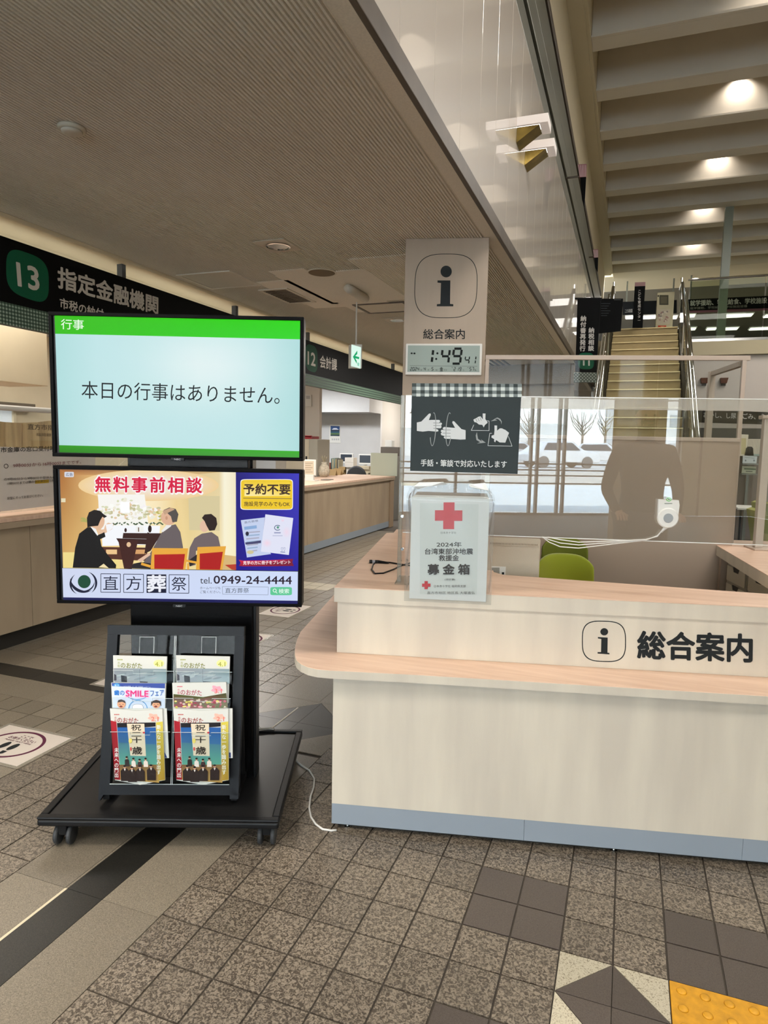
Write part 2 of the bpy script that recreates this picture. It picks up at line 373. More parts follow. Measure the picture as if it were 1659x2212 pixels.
# right field (east of the strip), 150 mm tiles
px_, py_ = .1503, .1565
for i in range(-10, 14):
    for j in range(-6, 46):
        x0 = .185+i*px_; y0 = 1.924+j*py_; x1, y1 = x0+px_, y0+py_
        if x0 < -1.33: continue
        I, J = i % 6, j % 6
        m = TG
        if 0 <= j < 2 and (i in (-4, -3) or i in (0, 1, 2, 3)): m = TD
        if -4 <= j < -2 and i in (-4, -3): m = TD
        if j >= 2 and ((i+4) % 8 in (0, 1)) and (j % 6 in (0, 1)): m = TD
        if i >= 0 and i < 2 and -2 <= j < 0: continue                # the tactile tile lies here
        if i in (-2, -1) and j in (-2, -1):                          # cream tiles split by a dark diamond
            cxm, cym = .185-px_, 1.924-py_
            inner = (cxm, cym); ox = x0 if i == -2 else x1; oy = y0 if j == -2 else y1
            tri_d = [(cxm, cym), (ox, cym), (cxm, oy)]; tri_c = [(ox, oy), (ox, cym), (cxm, oy)]
            for t_, mm in ((tri_d, TD), (tri_c, TC)):
                ar = sum(t_[k][0]*t_[(k+1) % 3][1]-t_[(k+1) % 3][0]*t_[k][1] for k in range(3))
                tile(t_ if ar > 0 else t_[::-1], mm, .0012)
            continue
        tile([(x0, y0), (x1, y0), (x1, y1), (x0, y1)], m)
# left field
DC = (-1.6, 3.08); DR = .29
for i in range(0, 15):
    for j in range(-3, 60):
        x1 = -1.922-i*.1528; x0 = x1-.1528; y0 = 1.34+j*.1582; y1 = y0+.1582
        if y1 > 2.78 and y0 < 3.39: continue
        m = TG if (i < 4) else TL_
        if abs(x0+3.12) < .24 and 5.98 < y0 < 6.35: m = TC
        tile([(x0, y0), (x1, y0), (x1, y1), (x0, y1)], m)
for k in range(12):
    x1 = -1.922-k*.3056
    for ya, yb, mm in ((2.763, 3.005, TL_), (3.005, 3.166, TK), (3.166, 3.39, TL_)): tile([(x1-.3056, ya), (x1, ya), (x1, yb), (x1-.3056, yb)], mm, .001)
# the strip of long slabs with its black band and thin cream inlay
for j in range(-1, 3):
    y0 = 1.595+(j-1)*.58; y1 = min(y0+.58, 2.78)
    for xa, xb, mm in ((-1.922, -1.700, TL_), (-1.700, -1.690, CREAM if y0 < 1.55 else TL_), (-1.690, -1.543, TK), (-1.543, -1.318, TL_)): tile([(xa, y0), (xb, y0), (xb, y1), (xa, y1)], mm, .0008 if mm is not CREAM else .0)
for j in range(0, 14):
    y0 = 3.39+j*.6; y1 = y0+.6
    for xa, xb in ((-1.922, -1.62), (-1.62, -1.318)): tile([(xa, y0), (xb, y0), (xb, y1), (xa, y1)], TL_, .001)
# the crossing: a black square laid on its corner
d4 = [(DC[0], DC[1]-DR), (DC[0]+DR, DC[1]), (DC[0], DC[1]+DR), (DC[0]-DR, DC[1])]
for k in range(4): tile([DC, d4[k], d4[(k+1) % 4]], TK, .0008)
sq = [(-1.922, 2.78), (-1.318, 2.78), (-1.318, 3.39), (-1.922, 3.39)]
for k in range(4):
    a, b = sq[k], sq[(k+1) % 4]; mid = ((a[0]+b[0])/2, (a[1]+b[1])/2)
    pa, pb = d4[k], d4[(k+1) % 4]; tile([a, b, pa], TL_, .0008); tile([b, pb, pa], TL_, .0008)
FL.sort(key=lambda t: -t[0])
rest = {}
for k, (size, pts, h, m) in enumerate(FL):
    b = MB() if k < 298 else rest.setdefault(m.name, MB())
    zt_ = random.uniform(-.0004, .0004)
    b.hexa([(p[0], p[1], -.008) for p in pts], [(p[0], p[1], zt_) for p in pts])
    if k < 298: part('tile', b, m, floor)
for nme, b in rest.items():
    o = part('tile_field', b, MATS[nme], floor); o['kind'] = 'stuff'
inl = MB(); inl.box(-1.700, -1.690, 2.94, 3.26, -.004, .0015); part('inlay_strip', inl, PAPER, floor)
# ---- low ceiling with its ribbed boards
cb = MB(); cb.box(-9, XE-.03, -9.2, 16.2, ZC+.006, 3.0); ceil = struct('ceiling', cb, CEILS)
rb = MB(); x = -3.60; pitch = .018
def rib(b, x, y0, y1, z0=ZC-.004, z1=ZC+.007):
    b.hexa([(x, y0, z0), (x+.009, y0, z0), (x+.009, y1, z0), (x, y1, z0)], [(x-.002, y0, z1), (x+.012, y0, z1), (x+.012, y1, z1), (x-.002, y1, z1)])
while x < -.97:
    rib(rb, x, -4, 16); x += pitch
o = part('ribbed_board_field', rb, CEILM, ceil); o['kind'] = 'stuff'
b = MB(); b.box(-.952, -.949, -4, 16, ZC-.004, ZC+.006); b.box(-.949, XE-.004, -4, 16, ZC-.002, ZC+.006); part('smooth_border', b, CEILS, ceil)
# paler replacement boards
for (x0, x1, y0, y1) in ((-3.03, -2.72, 5.0, 5.9), (-2.76, -1.98, 4.86, 5.95), (-2.74, -2.43, 4.72, 4.86), (-2.0, -1.2, 4.58, 4.86), (-1.98, -1.2, 4.86, 5.9), (-3.01, -2.68, 5.9, 6.1), (-2.68, -2.2, 5.95, 6.39)):
    b = MB(); x = x0
    if x0 > -2.1:
        b.box(x0, x1, y0, y1, ZC-.003, ZC+.004)
        while x < x1-.012: rib(b, x, y0, y1, ZC-.0075, ZC-.002); x += pitch
    else: b.box(x0, x1, y0, y1, ZC-.0065, ZC+.004)
    part('pale_board', b, CEILP, ceil)
# perimeter trims on the left, the wall over the service counter
b = MB(); b.box(-3.90, -3.60, -4, 16, ZC-.03, ZC+.006, .012); struct('trim_1', b, CREAM)
b = MB(); b.box(-4.02, -3.90, -4, 14.6, 2.42, ZC+.01); struct('wall_left_header', b, CREAM)
# edge of the low ceiling: bronze strip, then the glossy panels of the upper storey
b = MB(); b.box(XE-.02, XE+.006, -6, 16, ZC-.004, ZC+.085, .004); struct('trim_2', b, BRONZE)
pw = MB(); pw.box(XE-.12, XE-.012, -6, 18, ZC+.085, 4.43); wup = struct('wall_upper', pw, GREYG)
edges = [-6, -3.6, -1.2, 1.2, 2.4, 3.3, 4.15, 5.03, 5.9, 6.75, 7.63, 8.5, 9.4, 10.3, 11.2, 12.1, 13.0, 13.9, 14.8, 15.7, 16.6]
for a, c in zip(edges, edges[1:]):
    for k in range(2):
        m_ = (a+c)/2; b = MB(); y0, y1 = (a, m_) if k == 0 else (m_, c)
        b.box(XE-.012, XE, y0+.0022, y1-.0022, ZC+.088, 4.43, .001, 1); part('panel', b, GLOSSW, wup)
# stacked metal rails above them
z_ = [(4.432, 4.60), (4.65, 4.86), (4.905, 5.22), (5.25, 5.335)]
for k, (a, c) in enumerate(z_):
    b = MB(); b.box(XE-.05, XE+.012*(k % 2)-.0, -6, 17.5, a, c, .006); struct('trim_%d' % (3+k), b, GREYG if k < 3 else BRONZE)
b = MB(); b.box(XE-.25, XE-.051, -6, 17.5, 4.435, 5.33); struct('trim_7', b, DARKJ)
# cream beam below the high ceiling
b = MB(); b.box(-1.3, -.66, -6, 19.3, 6.2, 7.0, .01); struct('trim_8', b, BEAMC)
b = MB(); b.box(-1.3, -.70, -6, 19.3, 6.17, 6.199); struct('trim_9', b, BEAMC)
b = MB(); b.box(-1.1, XE-.012, -6, 19.3, 5.34, 6.169); struct('wall_upper_left', b, BEAMC)
# high ceiling with its deep baffles
b = MB(); b.box(-1.3, 9, -9.2, 19.3, 6.8, 7.1); hc = struct('ceiling_hall', b, CREAM)
BAF = mat('taupe_baffle', (220, 212, 199), .55, var=.03, vs=(2, 2, 2))
for k in range(-10, 9):
    y = 8.43+1.205*k; b = MB(); b.box(-.66, 9, y, y+.26, 6.2, 6.8, .006, 1); b.box(-.66, 9, y-.045, y, 6.2, 6.225); part('baffle', b, BAF, hc)
b = MB(); b.box(-.66, 9, 19.0, 19.6, 6.15, 7.1, .01); struct('trim_10', b, BEAMC)
# recessed spotlights that graze every second baffle
for k in (0, 2, 4, 6, 8):
    y = 8.43+1.205*k
    t = thing('ceiling_spotlight', '', 'ceiling light', WF, (1.18, y-.16, 6.73), 'recessed spotlights between the ceiling baffles')
    t['label'] = 'small recessed spotlight hidden between the high ceiling baffles, %s of the five from the camera' % ['first', 'second', 'third', 'fourth', 'fifth'][k//2]
    b = MB(); b.lathe((1.18, y-.16, 6.73), [(.075, .07), (.08, .02), (.08, 0), (.06, 0), (.05, .05)]); part('housing', b, WHITE, t, smooth=True)
    b = MB(); b.lathe((1.18, y-.16, 6.765), [(.045, 0), (.045, .01)]); part('lens', b, TUBE, t)
    spot('spot_beam', (1.18, y-.12, 6.72), 30, (1, .9, .78), 125, 1.0, (math.radians(8), 0, 0))
# walls
b = MB(); b.box(-9.1, -9, -9.2, 33, 0, 3.0); struct('wall_left', b, CREAM)
b = MB(); b.box(9, 9.1, -9.2, 33, 0, 7.1); struct('wall_right', b, CREAM)
b = MB(); b.box(-9, 9.1, 33, 33.1, 0, 7.1); struct('wall_back', b, GREYG)
b = MB(); b.box(-7.6, -.9, 16.2, 16.3, 0, 3.0); struct('wall_far_low', b, mat('far_pale_wall', (196, 188, 176), .6))
# ================================================================ SERVICE COUNTERS AND OFFICE ON THE LEFT
XC = -4.05
t = thing('service_counter', 'long maple service counter with pale top running down the left side', 'counter', WF, (XC-.2, 6, 0))
ZT = .945
b = MB(); b.box(XC-.92, XC+.02, .5, 11.55, ZT-.03, ZT, .003); part('worktop', b, WOODT, t)
b = MB(); b.box(XC-.48, XC+.02, .5, 11.55, ZT-.075, ZT-.031, .002); part('top_edge', b, mat('grey_wood_edge', (168, 150, 128), .5), t)
ys = [.5, 2.0, 3.6, 5.0, 6.5, 8.06, 11.35]
for a, c in zip(ys, ys[1:]):
    b = MB(); b.box(XC-.45, XC-.02, a+.002, c-.002, .12, ZT-.075); part('front_panel', b, WOODC, t)
b = MB(); b.box(XC-.44, XC-.019, 5.0, 11.35, .015, .12); part('kick_plate', b, KICK, t)
b = MB(); b.box(XC-.44, XC-.06, .5, 5.0, .0, .12); part('kick_recess', b, DARKJ, t)
b = MB(); b.box(XC-.45, XC+.0, 11.352, 11.55, .0, ZT-.075); part('end_panel', b, mat('end_panel_wood', (150, 128, 104), .5), t)
# overhead direction sign
XS = -3.6
zt0 = hit(0, 508, (XS, 0, 0), (1, 0, 0))[2]; zb0 = hit(0, 650, (XS, 0, 0), (1, 0, 0))[2]; zg0 = hit(0, 698, (XS, 0, 0), (1, 0, 0))[2]
yend = hit(868, 800, (XS, 0, 0), (1, 0, 0))[1]
def oversign(y0, y1, label, posts):
    t = thing('overhead_sign', label, 'sign', WF, (XS, y0, zb0))
    b = MB(); b.box(XS-.05, XS, y0, y1, zb0, zt0, .002, 1); part('sign_panel', b, SIGNB, t)
    b = MB(); b.box(XS-.05, XS, y0, y1, zg0, zb0); part('gingham_band', b, mat('dark_green_band', (38, 62, 50), .6), t)
    for p in posts:
        b = MB(); b.box(XS-.10, XS-.052, p-.02, p+.02, zt0-.1, ZC-.028); part('hanger_post', b, mat('grey_post', (70, 74, 78), .5), t)
    return t
pY = [hit(u, v, (XS, 0, 0), (1, 0, 0))[1] for u, v in ((280, 595), (522, 675), (676, 735), (783, 772), (858, 797))]
o13 = oversign(1.2, pY[2]-.3, 'black overhead sign with green 13 and large white lettering above the left counter', [2.2, pY[0], pY[1]])
o12 = oversign(pY[2]-.298, yend+.3, 'black overhead sign with green 12 farther down the left side, behind the exit light', pY[2:])
A = Art((XS, 0, 0), (1, 0, 0), (0, 440, 420, 1000), 1659)
GRN = (10, 84, 58); SW = (205, 200, 192)
# the band is gingham: dark cloth, mid-green threads, pale squares where they cross
def gingham_world(A, y0, y1, z0, z1, n, rows, dark, mid, pale):
    dy = (y1-y0)/n; dz = (z1-z0)/rows; X = XS+A.lay
    def q(a, b, c, d, col, off=0):
        A.raw([(X+off, a, c), (X+off, b, c), (X+off, b, d), (X+off, a, d)], [col]*4, [(0, 1, 2, 3)]); A.lay -= A.step
    for i in range(n): q(y0+i*dy, y0+(i+.5)*dy, z0, z1, mid)
    for j in range(rows): q(y0, y1, z0+j*dz, z0+(j+.5)*dz, mid, .0003)
    for i in range(n):
        for j in range(rows): q(y0+i*dy, y0+(i+.5)*dy, z0+j*dz, z0+(j+.5)*dz, pale, .0006)
gingham_world(A, 1.6, 4.0, zg0, zb0, 108, 6, 0, (84, 108, 94), (160, 176, 164))
A.sup(234, 615, 182, 195, GRN, 3.2, sk=(0, .36))
A.text('13', (155, 700), (335, 745), (140, 500), SW, .03)
A.text('指定金融機関', (492, 715), (1345, 945), (492, 535), SW, .03)
A.text('市税の納付', (508, 890), (880, 985), (508, 800), SW, .02)
A.done('lettering', PRINT, o13)
A = Art((XS, 0, 0), (1, 0, 0), (380, 480, 900, 900), 1659)
def stripe_world(A, y0, y1):
    X = XS+A.lay; h = (zb0-zg0)
    for k in range(4):
        c = zg0+h*(k+.2)/4; A.raw([(X, y0, c), (X, y1, c), (X, y1, c+h*.11), (X, y0, c+h*.11)], [(100, 122, 104)]*4, [(0, 1, 2, 3)])
stripe_world(A, pY[2]-.29, yend+.28)
A.sup(934, 938, 42, 92, (18, 74, 52), 3.2, sk=(0, .35))
A.text('12', (908, 978), (960, 992), (908, 890), SW, .03)
A.text('会計課', (992, 1000), (1108, 1025), (992, 915), SW, .02)
A.done('lettering', PRINT, o12)
# office room: walls, header beam, pillar
YB = 14.0
b = MB(); b.box(-8.9, -5.26, YB, YB+.1, 0, 3.0); struct('wall_office_back', b, WALLW)
b = MB(); b.box(-8.9, -5.26, YB-.7, YB-.001, 2.2, 3.0); struct('beam_office', b, WALLW)
b = MB(); b.box(-5.36, -5.26, YB+.101, 16.19, 0, 3.0); struct('wall_office_right', b, mat('office_side_wall', (196, 192, 186), .7))
b = MB(); b.box(-8.9, -4.3, .5, 14.0, 2.84, 2.846); struct('ceiling_office', b, WALLW)
b = MB(); b.box(-7.4, -7.3, .5, 11.0, 0, 3.0); struct('wall_office_left', b, CREAM)
b = MB(); x0 = WF.x(0, 710, -4.6); b.box(-5.2, -4.75, .6, hit(103, 780, (-4.75, 0, 0), (1, 0, 0))[1], hit(0, 823, (-4.75, 0, 0), (1, 0, 0))[2], 2.84, .004); struct('beam_office_front', b, CREAM)
yp = hit(690, 900, (-5.05, 0, 0), (1, 0, 0))[1]
b = MB(); b.box(-5.45, -4.95, 9.0, 9.5, 0, 2.84)
pcx = hit(690, 900, (0, 11.0, 0), (0, 1, 0))[0]
b = MB(); b.box(pcx-.9, pcx, 11.0, 11.1, 0, 2.84); struct('pillar_office', b, mat('office_pillar', (180, 172, 160), .6))
area('office_fill', (-6.2, 11.9, 2.78), (1.6, .5), 100, COOL)
area('office_fill', (-4.45, 3.4, 2.79), (.3, 2.0), 20, NEU)  # added to brighten the front office beam
area('office_fill', (-6.2, 4.2, 2.80), (1.4, .6), 130, NEU)  # unseen lamp added to lift the left office walls
area('office_fill', (-5.0, 8.0, 2.80), (.5, 1.6), 70, NEU)
t = thing('ceiling_tube_light', 'bright tube light on the office ceiling behind counter 12', 'ceiling light', WF, (-6.6, 12.6, 2.8))
b = MB(); b.box(-7.3, -6.15, 12.5, 12.7, 2.8, 2.84); part('housing', b, WHITE, t)
b = MB(); b.tube([(-7.25, 12.6, 2.79), (-6.2, 12.6, 2.79)], .018); part('tube', b, TUBE, t)
# wall calendar
q = lambda u, v: tuple(hit(u, v, (0, YB-.004, 0), (0, 1, 0)))
t = thing('wall_calendar', 'wall calendar with a mountain photograph on the white office wall', 'calendar', WF, q(724, 935))
b = MB(); b.plate([q(711, 956), q(736, 957), q(735, 918), q(713, 917)], (0, -1, 0), .006); part('sheet', b, PAPER, t)
A = Art((0, YB-.012, 0), (0, -1, 0), (640, 780, 900, 1220), 1307)
A.poly([(372, 703), (472, 707), (470, 815), (372, 812)], [(60, 84, 140), (60, 84, 140), (52, 92, 90), (52, 92, 90)])
A.poly([(385, 745), (405, 728), (435, 726), (465, 748)], (208, 214, 226)); A.rect(372, 745, 471, 765, (52, 64, 82)); A.rect(372, 780, 470, 800, (92, 118, 84)); A.rect(372, 800, 470, 813, (44, 62, 74))
for k in range(4): A.rect(385+k*22, 840, 400+k*22, 860, (190, 190, 190))
A.done('picture', PRINT, t)
# wall device on the pillar
q = lambda u, v: tuple(hit(u, v, (0, 10.995, 0), (0, 1, 0)))
t = thing('wall_thermostat', 'small grey wall unit on the office pillar beside sign 12', 'wall unit', WF, q(667, 865))
b = MB(); b.plate([q(660, 878), q(674, 878), q(674, 853), q(660, 852)], (0, -1, 0), .03); part('body', b, mat('grey_unit', (186, 182, 172), .5), t)
b = MB(); b.plate([q(663, 862), q(671, 862), q(671, 855), q(663, 855)], (0, -1, 0), .036); part('window', b, mat('grey_window', (150, 146, 140), .4), t)
# grey cabinet with a red tray on it
yc = 10.4
q = lambda u, v, y=yc: tuple(hit(u, v, (0, y, 0), (0, 1, 0)))
cx0, cx1 = q(640, 950)[0], q(668, 950)[0]; cx2 = q(690, 950, 10.9)[0]; zc_ = q(655, 948)[2]
t = thing('metal_cabinet', 'grey metal cabinet beside the office pillar with a red tray on top', 'cabinet', WF, (cx0, yc+.3, 0))
b = MB(); b.box(cx0-.2, cx1+.16, yc, yc+.5, 0, zc_, .006); part('body', b, mat('cabinet_grey', (142, 138, 126), .45), t)
b = MB(); b.box(cx0-.19, cx1, yc-.012, yc-.001, .06, zc_-.01); part('door', b, mat('cabinet_door', (170, 160, 140), .45), t)
b = MB(); b.box(cx1-.06, cx1-.03, yc-.02, yc-.011, zc_-.42, zc_-.30); part('handle', b, BLACK, t)
b = MB(); b.box(cx0-.1, cx1+.02, yc+.05, yc+.35, zc_+.001, zc_+.05, .004); b.box(cx0-.1, cx1+.02, yc+.05, yc+.07, zc_+.03, zc_+.06); solo('paper_tray', b, mat('red_tray', (150, 26, 34), .5), 'dark red paper tray lying on the grey metal cabinet', 'tray')
# desks with clutter behind counter 12
YD = 12.9
q = lambda u, v, y=YD: tuple(hit(u, v, (0, y, 0), (0, 1, 0)))
t = thing('office_desk', 'office desk loaded with paperwork behind counter 12', 'desk', WF, (-5.8, YD, 0))
xa, xb = q(688, 1010)[0], q(806, 1010)[0]
b = MB(); b.box(xa, xb, YD-.1, YD+.6, .69, .72, .003); part('desktop', b, mat('desk_grey', (150, 142, 130), .5), t)
for xx_ in (xa+.04, xb-.04):
    b = MB(); b.box(xx_-.03, xx_+.03, YD-.08, YD+.58, 0, .69); part('side_panel', b, mat('desk_side', (120, 116, 108), .5), t)
def monitor(u0, u1, v0, v1, label, scr, y):
    p, r = q(u0, v0, y), q(u1, v1, y); t = thing('computer_monitor', label, 'monitor', WF, ((p[0]+r[0])/2, y, .72))
    b = MB(); b.box(p[0], r[0], y, y+.035, r[2], p[2], .004); part('bezel', b, WHITE, t)
    g = .022; b = MB(); b.box(p[0]+g, r[0]-g, y-.002, y+.001, r[2]+g*1.8, p[2]-g); part('screen', b, scr, t)
    cx = (p[0]+r[0])/2; b = MB(); b.box(cx-.03, cx+.03, y+.03, y+.05, .72, r[2]+.1); b.box(cx-.1, cx+.1, y-.04, y+.12, .72, .735, .004); part('stand', b, WHITE, t)
monitor(734, 762, 979, 1001, 'left computer monitor behind counter 12, papers leaning before it', mat('screen_dark_blue', (52, 60, 72), .3), YD+.45)
monitor(775, 802, 981, 1004, 'right computer monitor with grey screen behind counter 12', mat('screen_slate', (66, 74, 84), .3), YD+.45)
DR_ = random.Random(3)
for k, (u, w, h, c) in enumerate(((716, 2.2, 20, (96, 110, 100)), (719, 1.8, 19, (190, 180, 150)), (722, 2.4, 21, (120, 130, 120)), (725.5, 2.0, 19, (170, 150, 110)), (728.5, 1.8, 20, (88, 84, 76)), (731, 2, 18, (150, 142, 120)))):
    p, r = q(u, 1010-h), q(u+w, 1010); b = MB(); b.box(p[0], r[0]-.002, YD-.02, YD+.2, .72, p[2]-.01*(k % 2), .003)
    solo('office_binder', b, mat('binder_%s' % ['a', 'b', 'c', 'd', 'e', 'f'][k], c, .6), ['grey-green', 'cream', 'pale green', 'tan', 'dark grey', 'khaki'][k]+' upright binder on the office desk left of the monitors', 'binder', 'binders on the office desk')
for k, (u0, u1, v, h, c, nm, lb) in enumerate(((692, 703, 989, 9, (76, 100, 152), 'document_box', 'blue document box on the office desk below the calendar'), (704, 714, 999, 10, (214, 128, 112), 'document_box', 'salmon pink document box on the office desk'), (751, 769, 988, 10, (206, 198, 188), 'paper_stack', 'leaning stack of white papers in front of the left monitor'), (771, 800, 1006, 6, (190, 176, 150), 'paper_stack', 'low spread of papers along the office desk front'), (735, 748, 1008, 5, (158, 130, 86), 'paper_stack', 'brown folder stack at the desk edge beside the tent cards'))):
    p = q(u0, v); r = q(u1, v+h); b = MB()
    n = 1 if 'box' in nm else 5
    for i in range(n):
        z0 = .72+(p[2]-.72)*i/n; z1 = .72+(p[2]-.72)*(i+1)/n-.002; s_ = DR_.uniform(-.02, .02); b.box(p[0]+s_, r[0]+s_, YD-.08+s_, YD+.12+s_, z0, z1, .003 if n == 1 else 0)
    solo(nm, b, mat(nm+'_%d' % k, c, .7), lb, 'box' if n == 1 else 'papers')
# desk chair
p = q(768, 1012, 12.2)
t = thing('office_chair', 'black office chair with round back behind counter 12', 'chair', WF, (p[0], 12.3, 0))
b = MB(); top = q(768, 1001, 12.2)[2]; b.lathe((p[0], 12.22, (top+.6)/2), [(.06, 0), (.19, .008), (.215, .03), (.21, .055), (.12, .07)], 24, 1); part('backrest', b, mat('chair_dark_fabric', (52, 52, 54), .8), t, smooth=False)
b = MB(); b.box(p[0]-.22, p[0]+.22, 12.28, 12.65, .42, .5, .03, 3); part('seat', b, mat('chair_dark_fabric', (52, 52, 54), .8), t)
b = MB(); b.tube([(p[0], 12.45, .42), (p[0], 12.45, .1)], .025); b.tube([(p[0], 12.26, .45), (p[0], 12.20, .55), (p[0], 12.21, .75)], .015); part('post', b, WHITE, t)
for k in range(5):
    a = 2*math.pi*k/5; b = MB(); b.tube([(p[0], 12.45, .1), (p[0]+.27*math.cos(a), 12.45+.27*math.sin(a), .05)], .018); b.lathe((p[0]+.27*math.cos(a), 12.45+.27*math.sin(a)-.012, .025), [(.025, 0), (.025, .024)], 12, 1); part('foot', b, BLACK, t)
# frosted green partition and the printer beyond
q9 = lambda u, v, y: tuple(hit(u, v, (0, y, 0), (0, 1, 0)))
p, r = q9(801, 978, 11.4), q9(860, 1015, 11.4)
b = MB(); b.box(p[0], r[0]-.02, 11.4, 11.412, ZT, p[2], .002); solo('frosted_partition', b, mat('frosted_green_glass', (172, 180, 164), .4), 'frosted pale green desk partition at the far end of counter 12', 'partition')
p, r = q9(822, 965, 12.6), q9(862, 977, 12.6)
t = thing('office_printer', 'white office printer with paper feed behind the frosted partition', 'printer', WF, ((p[0]+r[0])/2, 12.8, r[2]-.1))
b = MB(); b.box(p[0], r[0], 12.6, 12.9, r[2]-.08, p[2], .01); part('body', b, mat('printer_dark', (92, 84, 76), .5), t)
b = MB(); pp = q9(832, 953, 12.65); b.box(pp[0], q9(847, 953, 12.65)[0], 12.65, 12.8, p[2]-.001, pp[2]+.02, .006); part('paper_feed', b, WHITE, t)
b = MB(); b.box(p[0]-.02, r[0]+.02, 12.56, 12.94, 0, r[2]-.081, .004); solo('printer_cabinet', b, mat('desk_side', (120, 116, 108), .5), 'low grey cabinet carrying the office printer', 'cabinet')
# things on the service counter, far part
def onc(u, v): return hit(u, v, (0, 0, ZT), (0, 0, 1))
p = onc(662, 1038)
t = thing('menu_stand', 'white framed information stand on counter 12, next to the trolley screens', 'sign stand', WF, tuple(p))
k_ = hit(656, 1025, p, (0, 1, 0)); k2 = hit(682, 993, p, (0, 1, 0))
b = MB(); b.box(k_[0], k2[0], p[1], p[1]+.02, ZT+.08, k2[2], .004); part('frame', b, WHITE, t)
A = Art((0, p[1]-.001, 0), (0, -1, 0), (640, 780, 900, 1220), 1307); A.rect(88, 1085, 190, 1235, (196, 186, 166))
for k in range(5): A.rect(98, 1105+k*24, 178-(k % 2)*18, 1113+k*24, (150, 140, 122))
A.done('sheet', PRINT, t)
b = MB(); b.box(k_[0]-.01, k2[0]+.02, p[1]-.06, p[1]+.07, ZT, ZT+.012, .003); b.box(k_[0]+.03, k2[0]-.03, p[1]-.02, p[1]+.03, ZT+.012, ZT+.09, .004); part('foot', b, WHITE, t)
p = onc(700, 1030)
t = thing('flower_vase', 'pale patterned vase shaped ornament on counter 12', 'ornament', WF, tuple(p))
b = MB(); b.lathe(tuple(p), [(.05, 0), (.085, .03), (.10, .10), (.075, .18), (.04, .22), (.05, .25)], 20); part('body', b, mat('vase_grey', (176, 168, 150), .6, var=.2, vs=(40, 40, 40)), t, smooth=True)
b = MB()
for k in range(7):
    a = k*.9; b.tube([(p[0], p[1], ZT+.24), (p[0]+.05*math.cos(a), p[1]+.05*math.sin(a), ZT+.33+.015*(k % 3))], .006, 6)
part('stems', b, mat('dry_stem', (150, 142, 120), .8), t)
p = onc(706, 1037); b = MB(); b.box(p[0]-.05, p[0]+.07, p[1]-.12, p[1]+.10, ZT, ZT+.012, .003); solo('cash_tray', b, mat('cash_tray_grey', (122, 112, 102), .6), 'flat grey cash tray near the vase on counter 12', 'tray')
def tent(u, v, w, h, m, lb, dep=.10):
    p = onc(u, v); b = MB()
    b.hexa([(p[0]-w/2, p[1], ZT), (p[0]+w/2, p[1], ZT), (p[0]+w/2, p[1]+.004, ZT), (p[0]-w/2, p[1]+.004, ZT)], [(p[0]-w/2, p[1]+dep/2, ZT+h), (p[0]+w/2, p[1]+dep/2, ZT+h), (p[0]+w/2, p[1]+dep/2+.004, ZT+h), (p[0]-w/2, p[1]+dep/2+.004, ZT+h)])
    b.hexa([(p[0]-w/2, p[1]+dep, ZT), (p[0]+w/2, p[1]+dep, ZT), (p[0]+w/2, p[1]+dep+.004, ZT), (p[0]-w/2, p[1]+dep+.004, ZT)], [(p[0]-w/2, p[1]+dep/2, ZT+h), (p[0]+w/2, p[1]+dep/2, ZT+h), (p[0]+w/2, p[1]+dep/2+.004, ZT+h), (p[0]-w/2, p[1]+dep/2+.004, ZT+h)])
    return solo('tent_card', b, m, lb, 'card')
KR = mat('kraft_card', (186, 160, 116), .7)
tent(716, 1027, .15, .11, KR, 'brown tent card on counter 12, left of the pair'); tent(727, 1026, .15, .12, KR, 'brown tent card on counter 12, right of the pair')
tent(829, 1022, .19, .15, PAPER, 'white printed tent card near the far end of counter 12')
p = onc(812, 1021); t = thing('pump_bottle', 'white sanitiser pump bottle at the far end of counter 12', 'bottle', WF, tuple(p))
b = MB(); b.lathe(tuple(p), [(.035, 0), (.037, .01), (.037, .13), (.015, .16)], 16); part('bottle', b, WHITE, t, smooth=True)
b = MB(); b.lathe((p[0], p[1], ZT+.159), [(.012, 0), (.012, .04)], 12); b.tube([(p[0], p[1], ZT+.2), (p[0]-.05, p[1], ZT+.205)], .007, 8); part('pump', b, WHITE, t)
p = onc(846, 1021); b = MB(); b.box(p[0]-.06, p[0]+.05, p[1], p[1]+.12, ZT, ZT+.12, .004); solo('desk_box', b, mat('striped_box', (170, 146, 112), .6), 'small tan box beside the white tent card on counter 12', 'box')
# ---- near left: acrylic screen with a white top tube, banner lettering, notice, curtain and window
XA = -4.16
z0 = hit(0, 962, (XA, 0, 0), (1, 0, 0))[2]
yz = lambda u, v, X=XA: tuple(hit(u, v, (X, 0, 0), (1, 0, 0)))
t = thing('counter_screen', 'clear acrylic screen with white top tube standing on the left counter', 'screen', WF, (XA, 3.3, ZT))
ztop = yz(0, 880)[2]; b = MB(); b.box(XA-.004, XA, 1.0, 5.2, ZT+.02, ztop); part('acrylic_sheet', b, GLASS, t)
b = MB(); b.tube([(XA, 1.0, ztop), (XA, 5.2, ztop)], .02, 12); part('top_tube', b, WHITE, t)
for y in (1.2, 5.1):
    b = MB(); b.box(XA-.08, XA+.06, y-.02, y+.02, ZT, ZT+.02, .004); b.tube([(XA-.002, y, ZT+.02), (XA-.002, y, ztop)], .012, 10); part('foot', b, WHITE, t)
A = Art((XA+.001, 0, 0), (1, 0, 0), (0, 820, 180, 1120), 1327)
A.text('直方市指定金融機関', (440, 795), (1330, 822), (440, 705), (78, 74, 66), .008)
A.text('福岡銀行市役所出張所', (575, 900), (1330, 925), (575, 848), (96, 90, 80), .008)
A.done('lettering', PRINT, t)
b = MB(); P4 = [yz(-60, 962), yz(205, 974), yz(204, 1082), yz(8, 1104), yz(-60, 1112)]
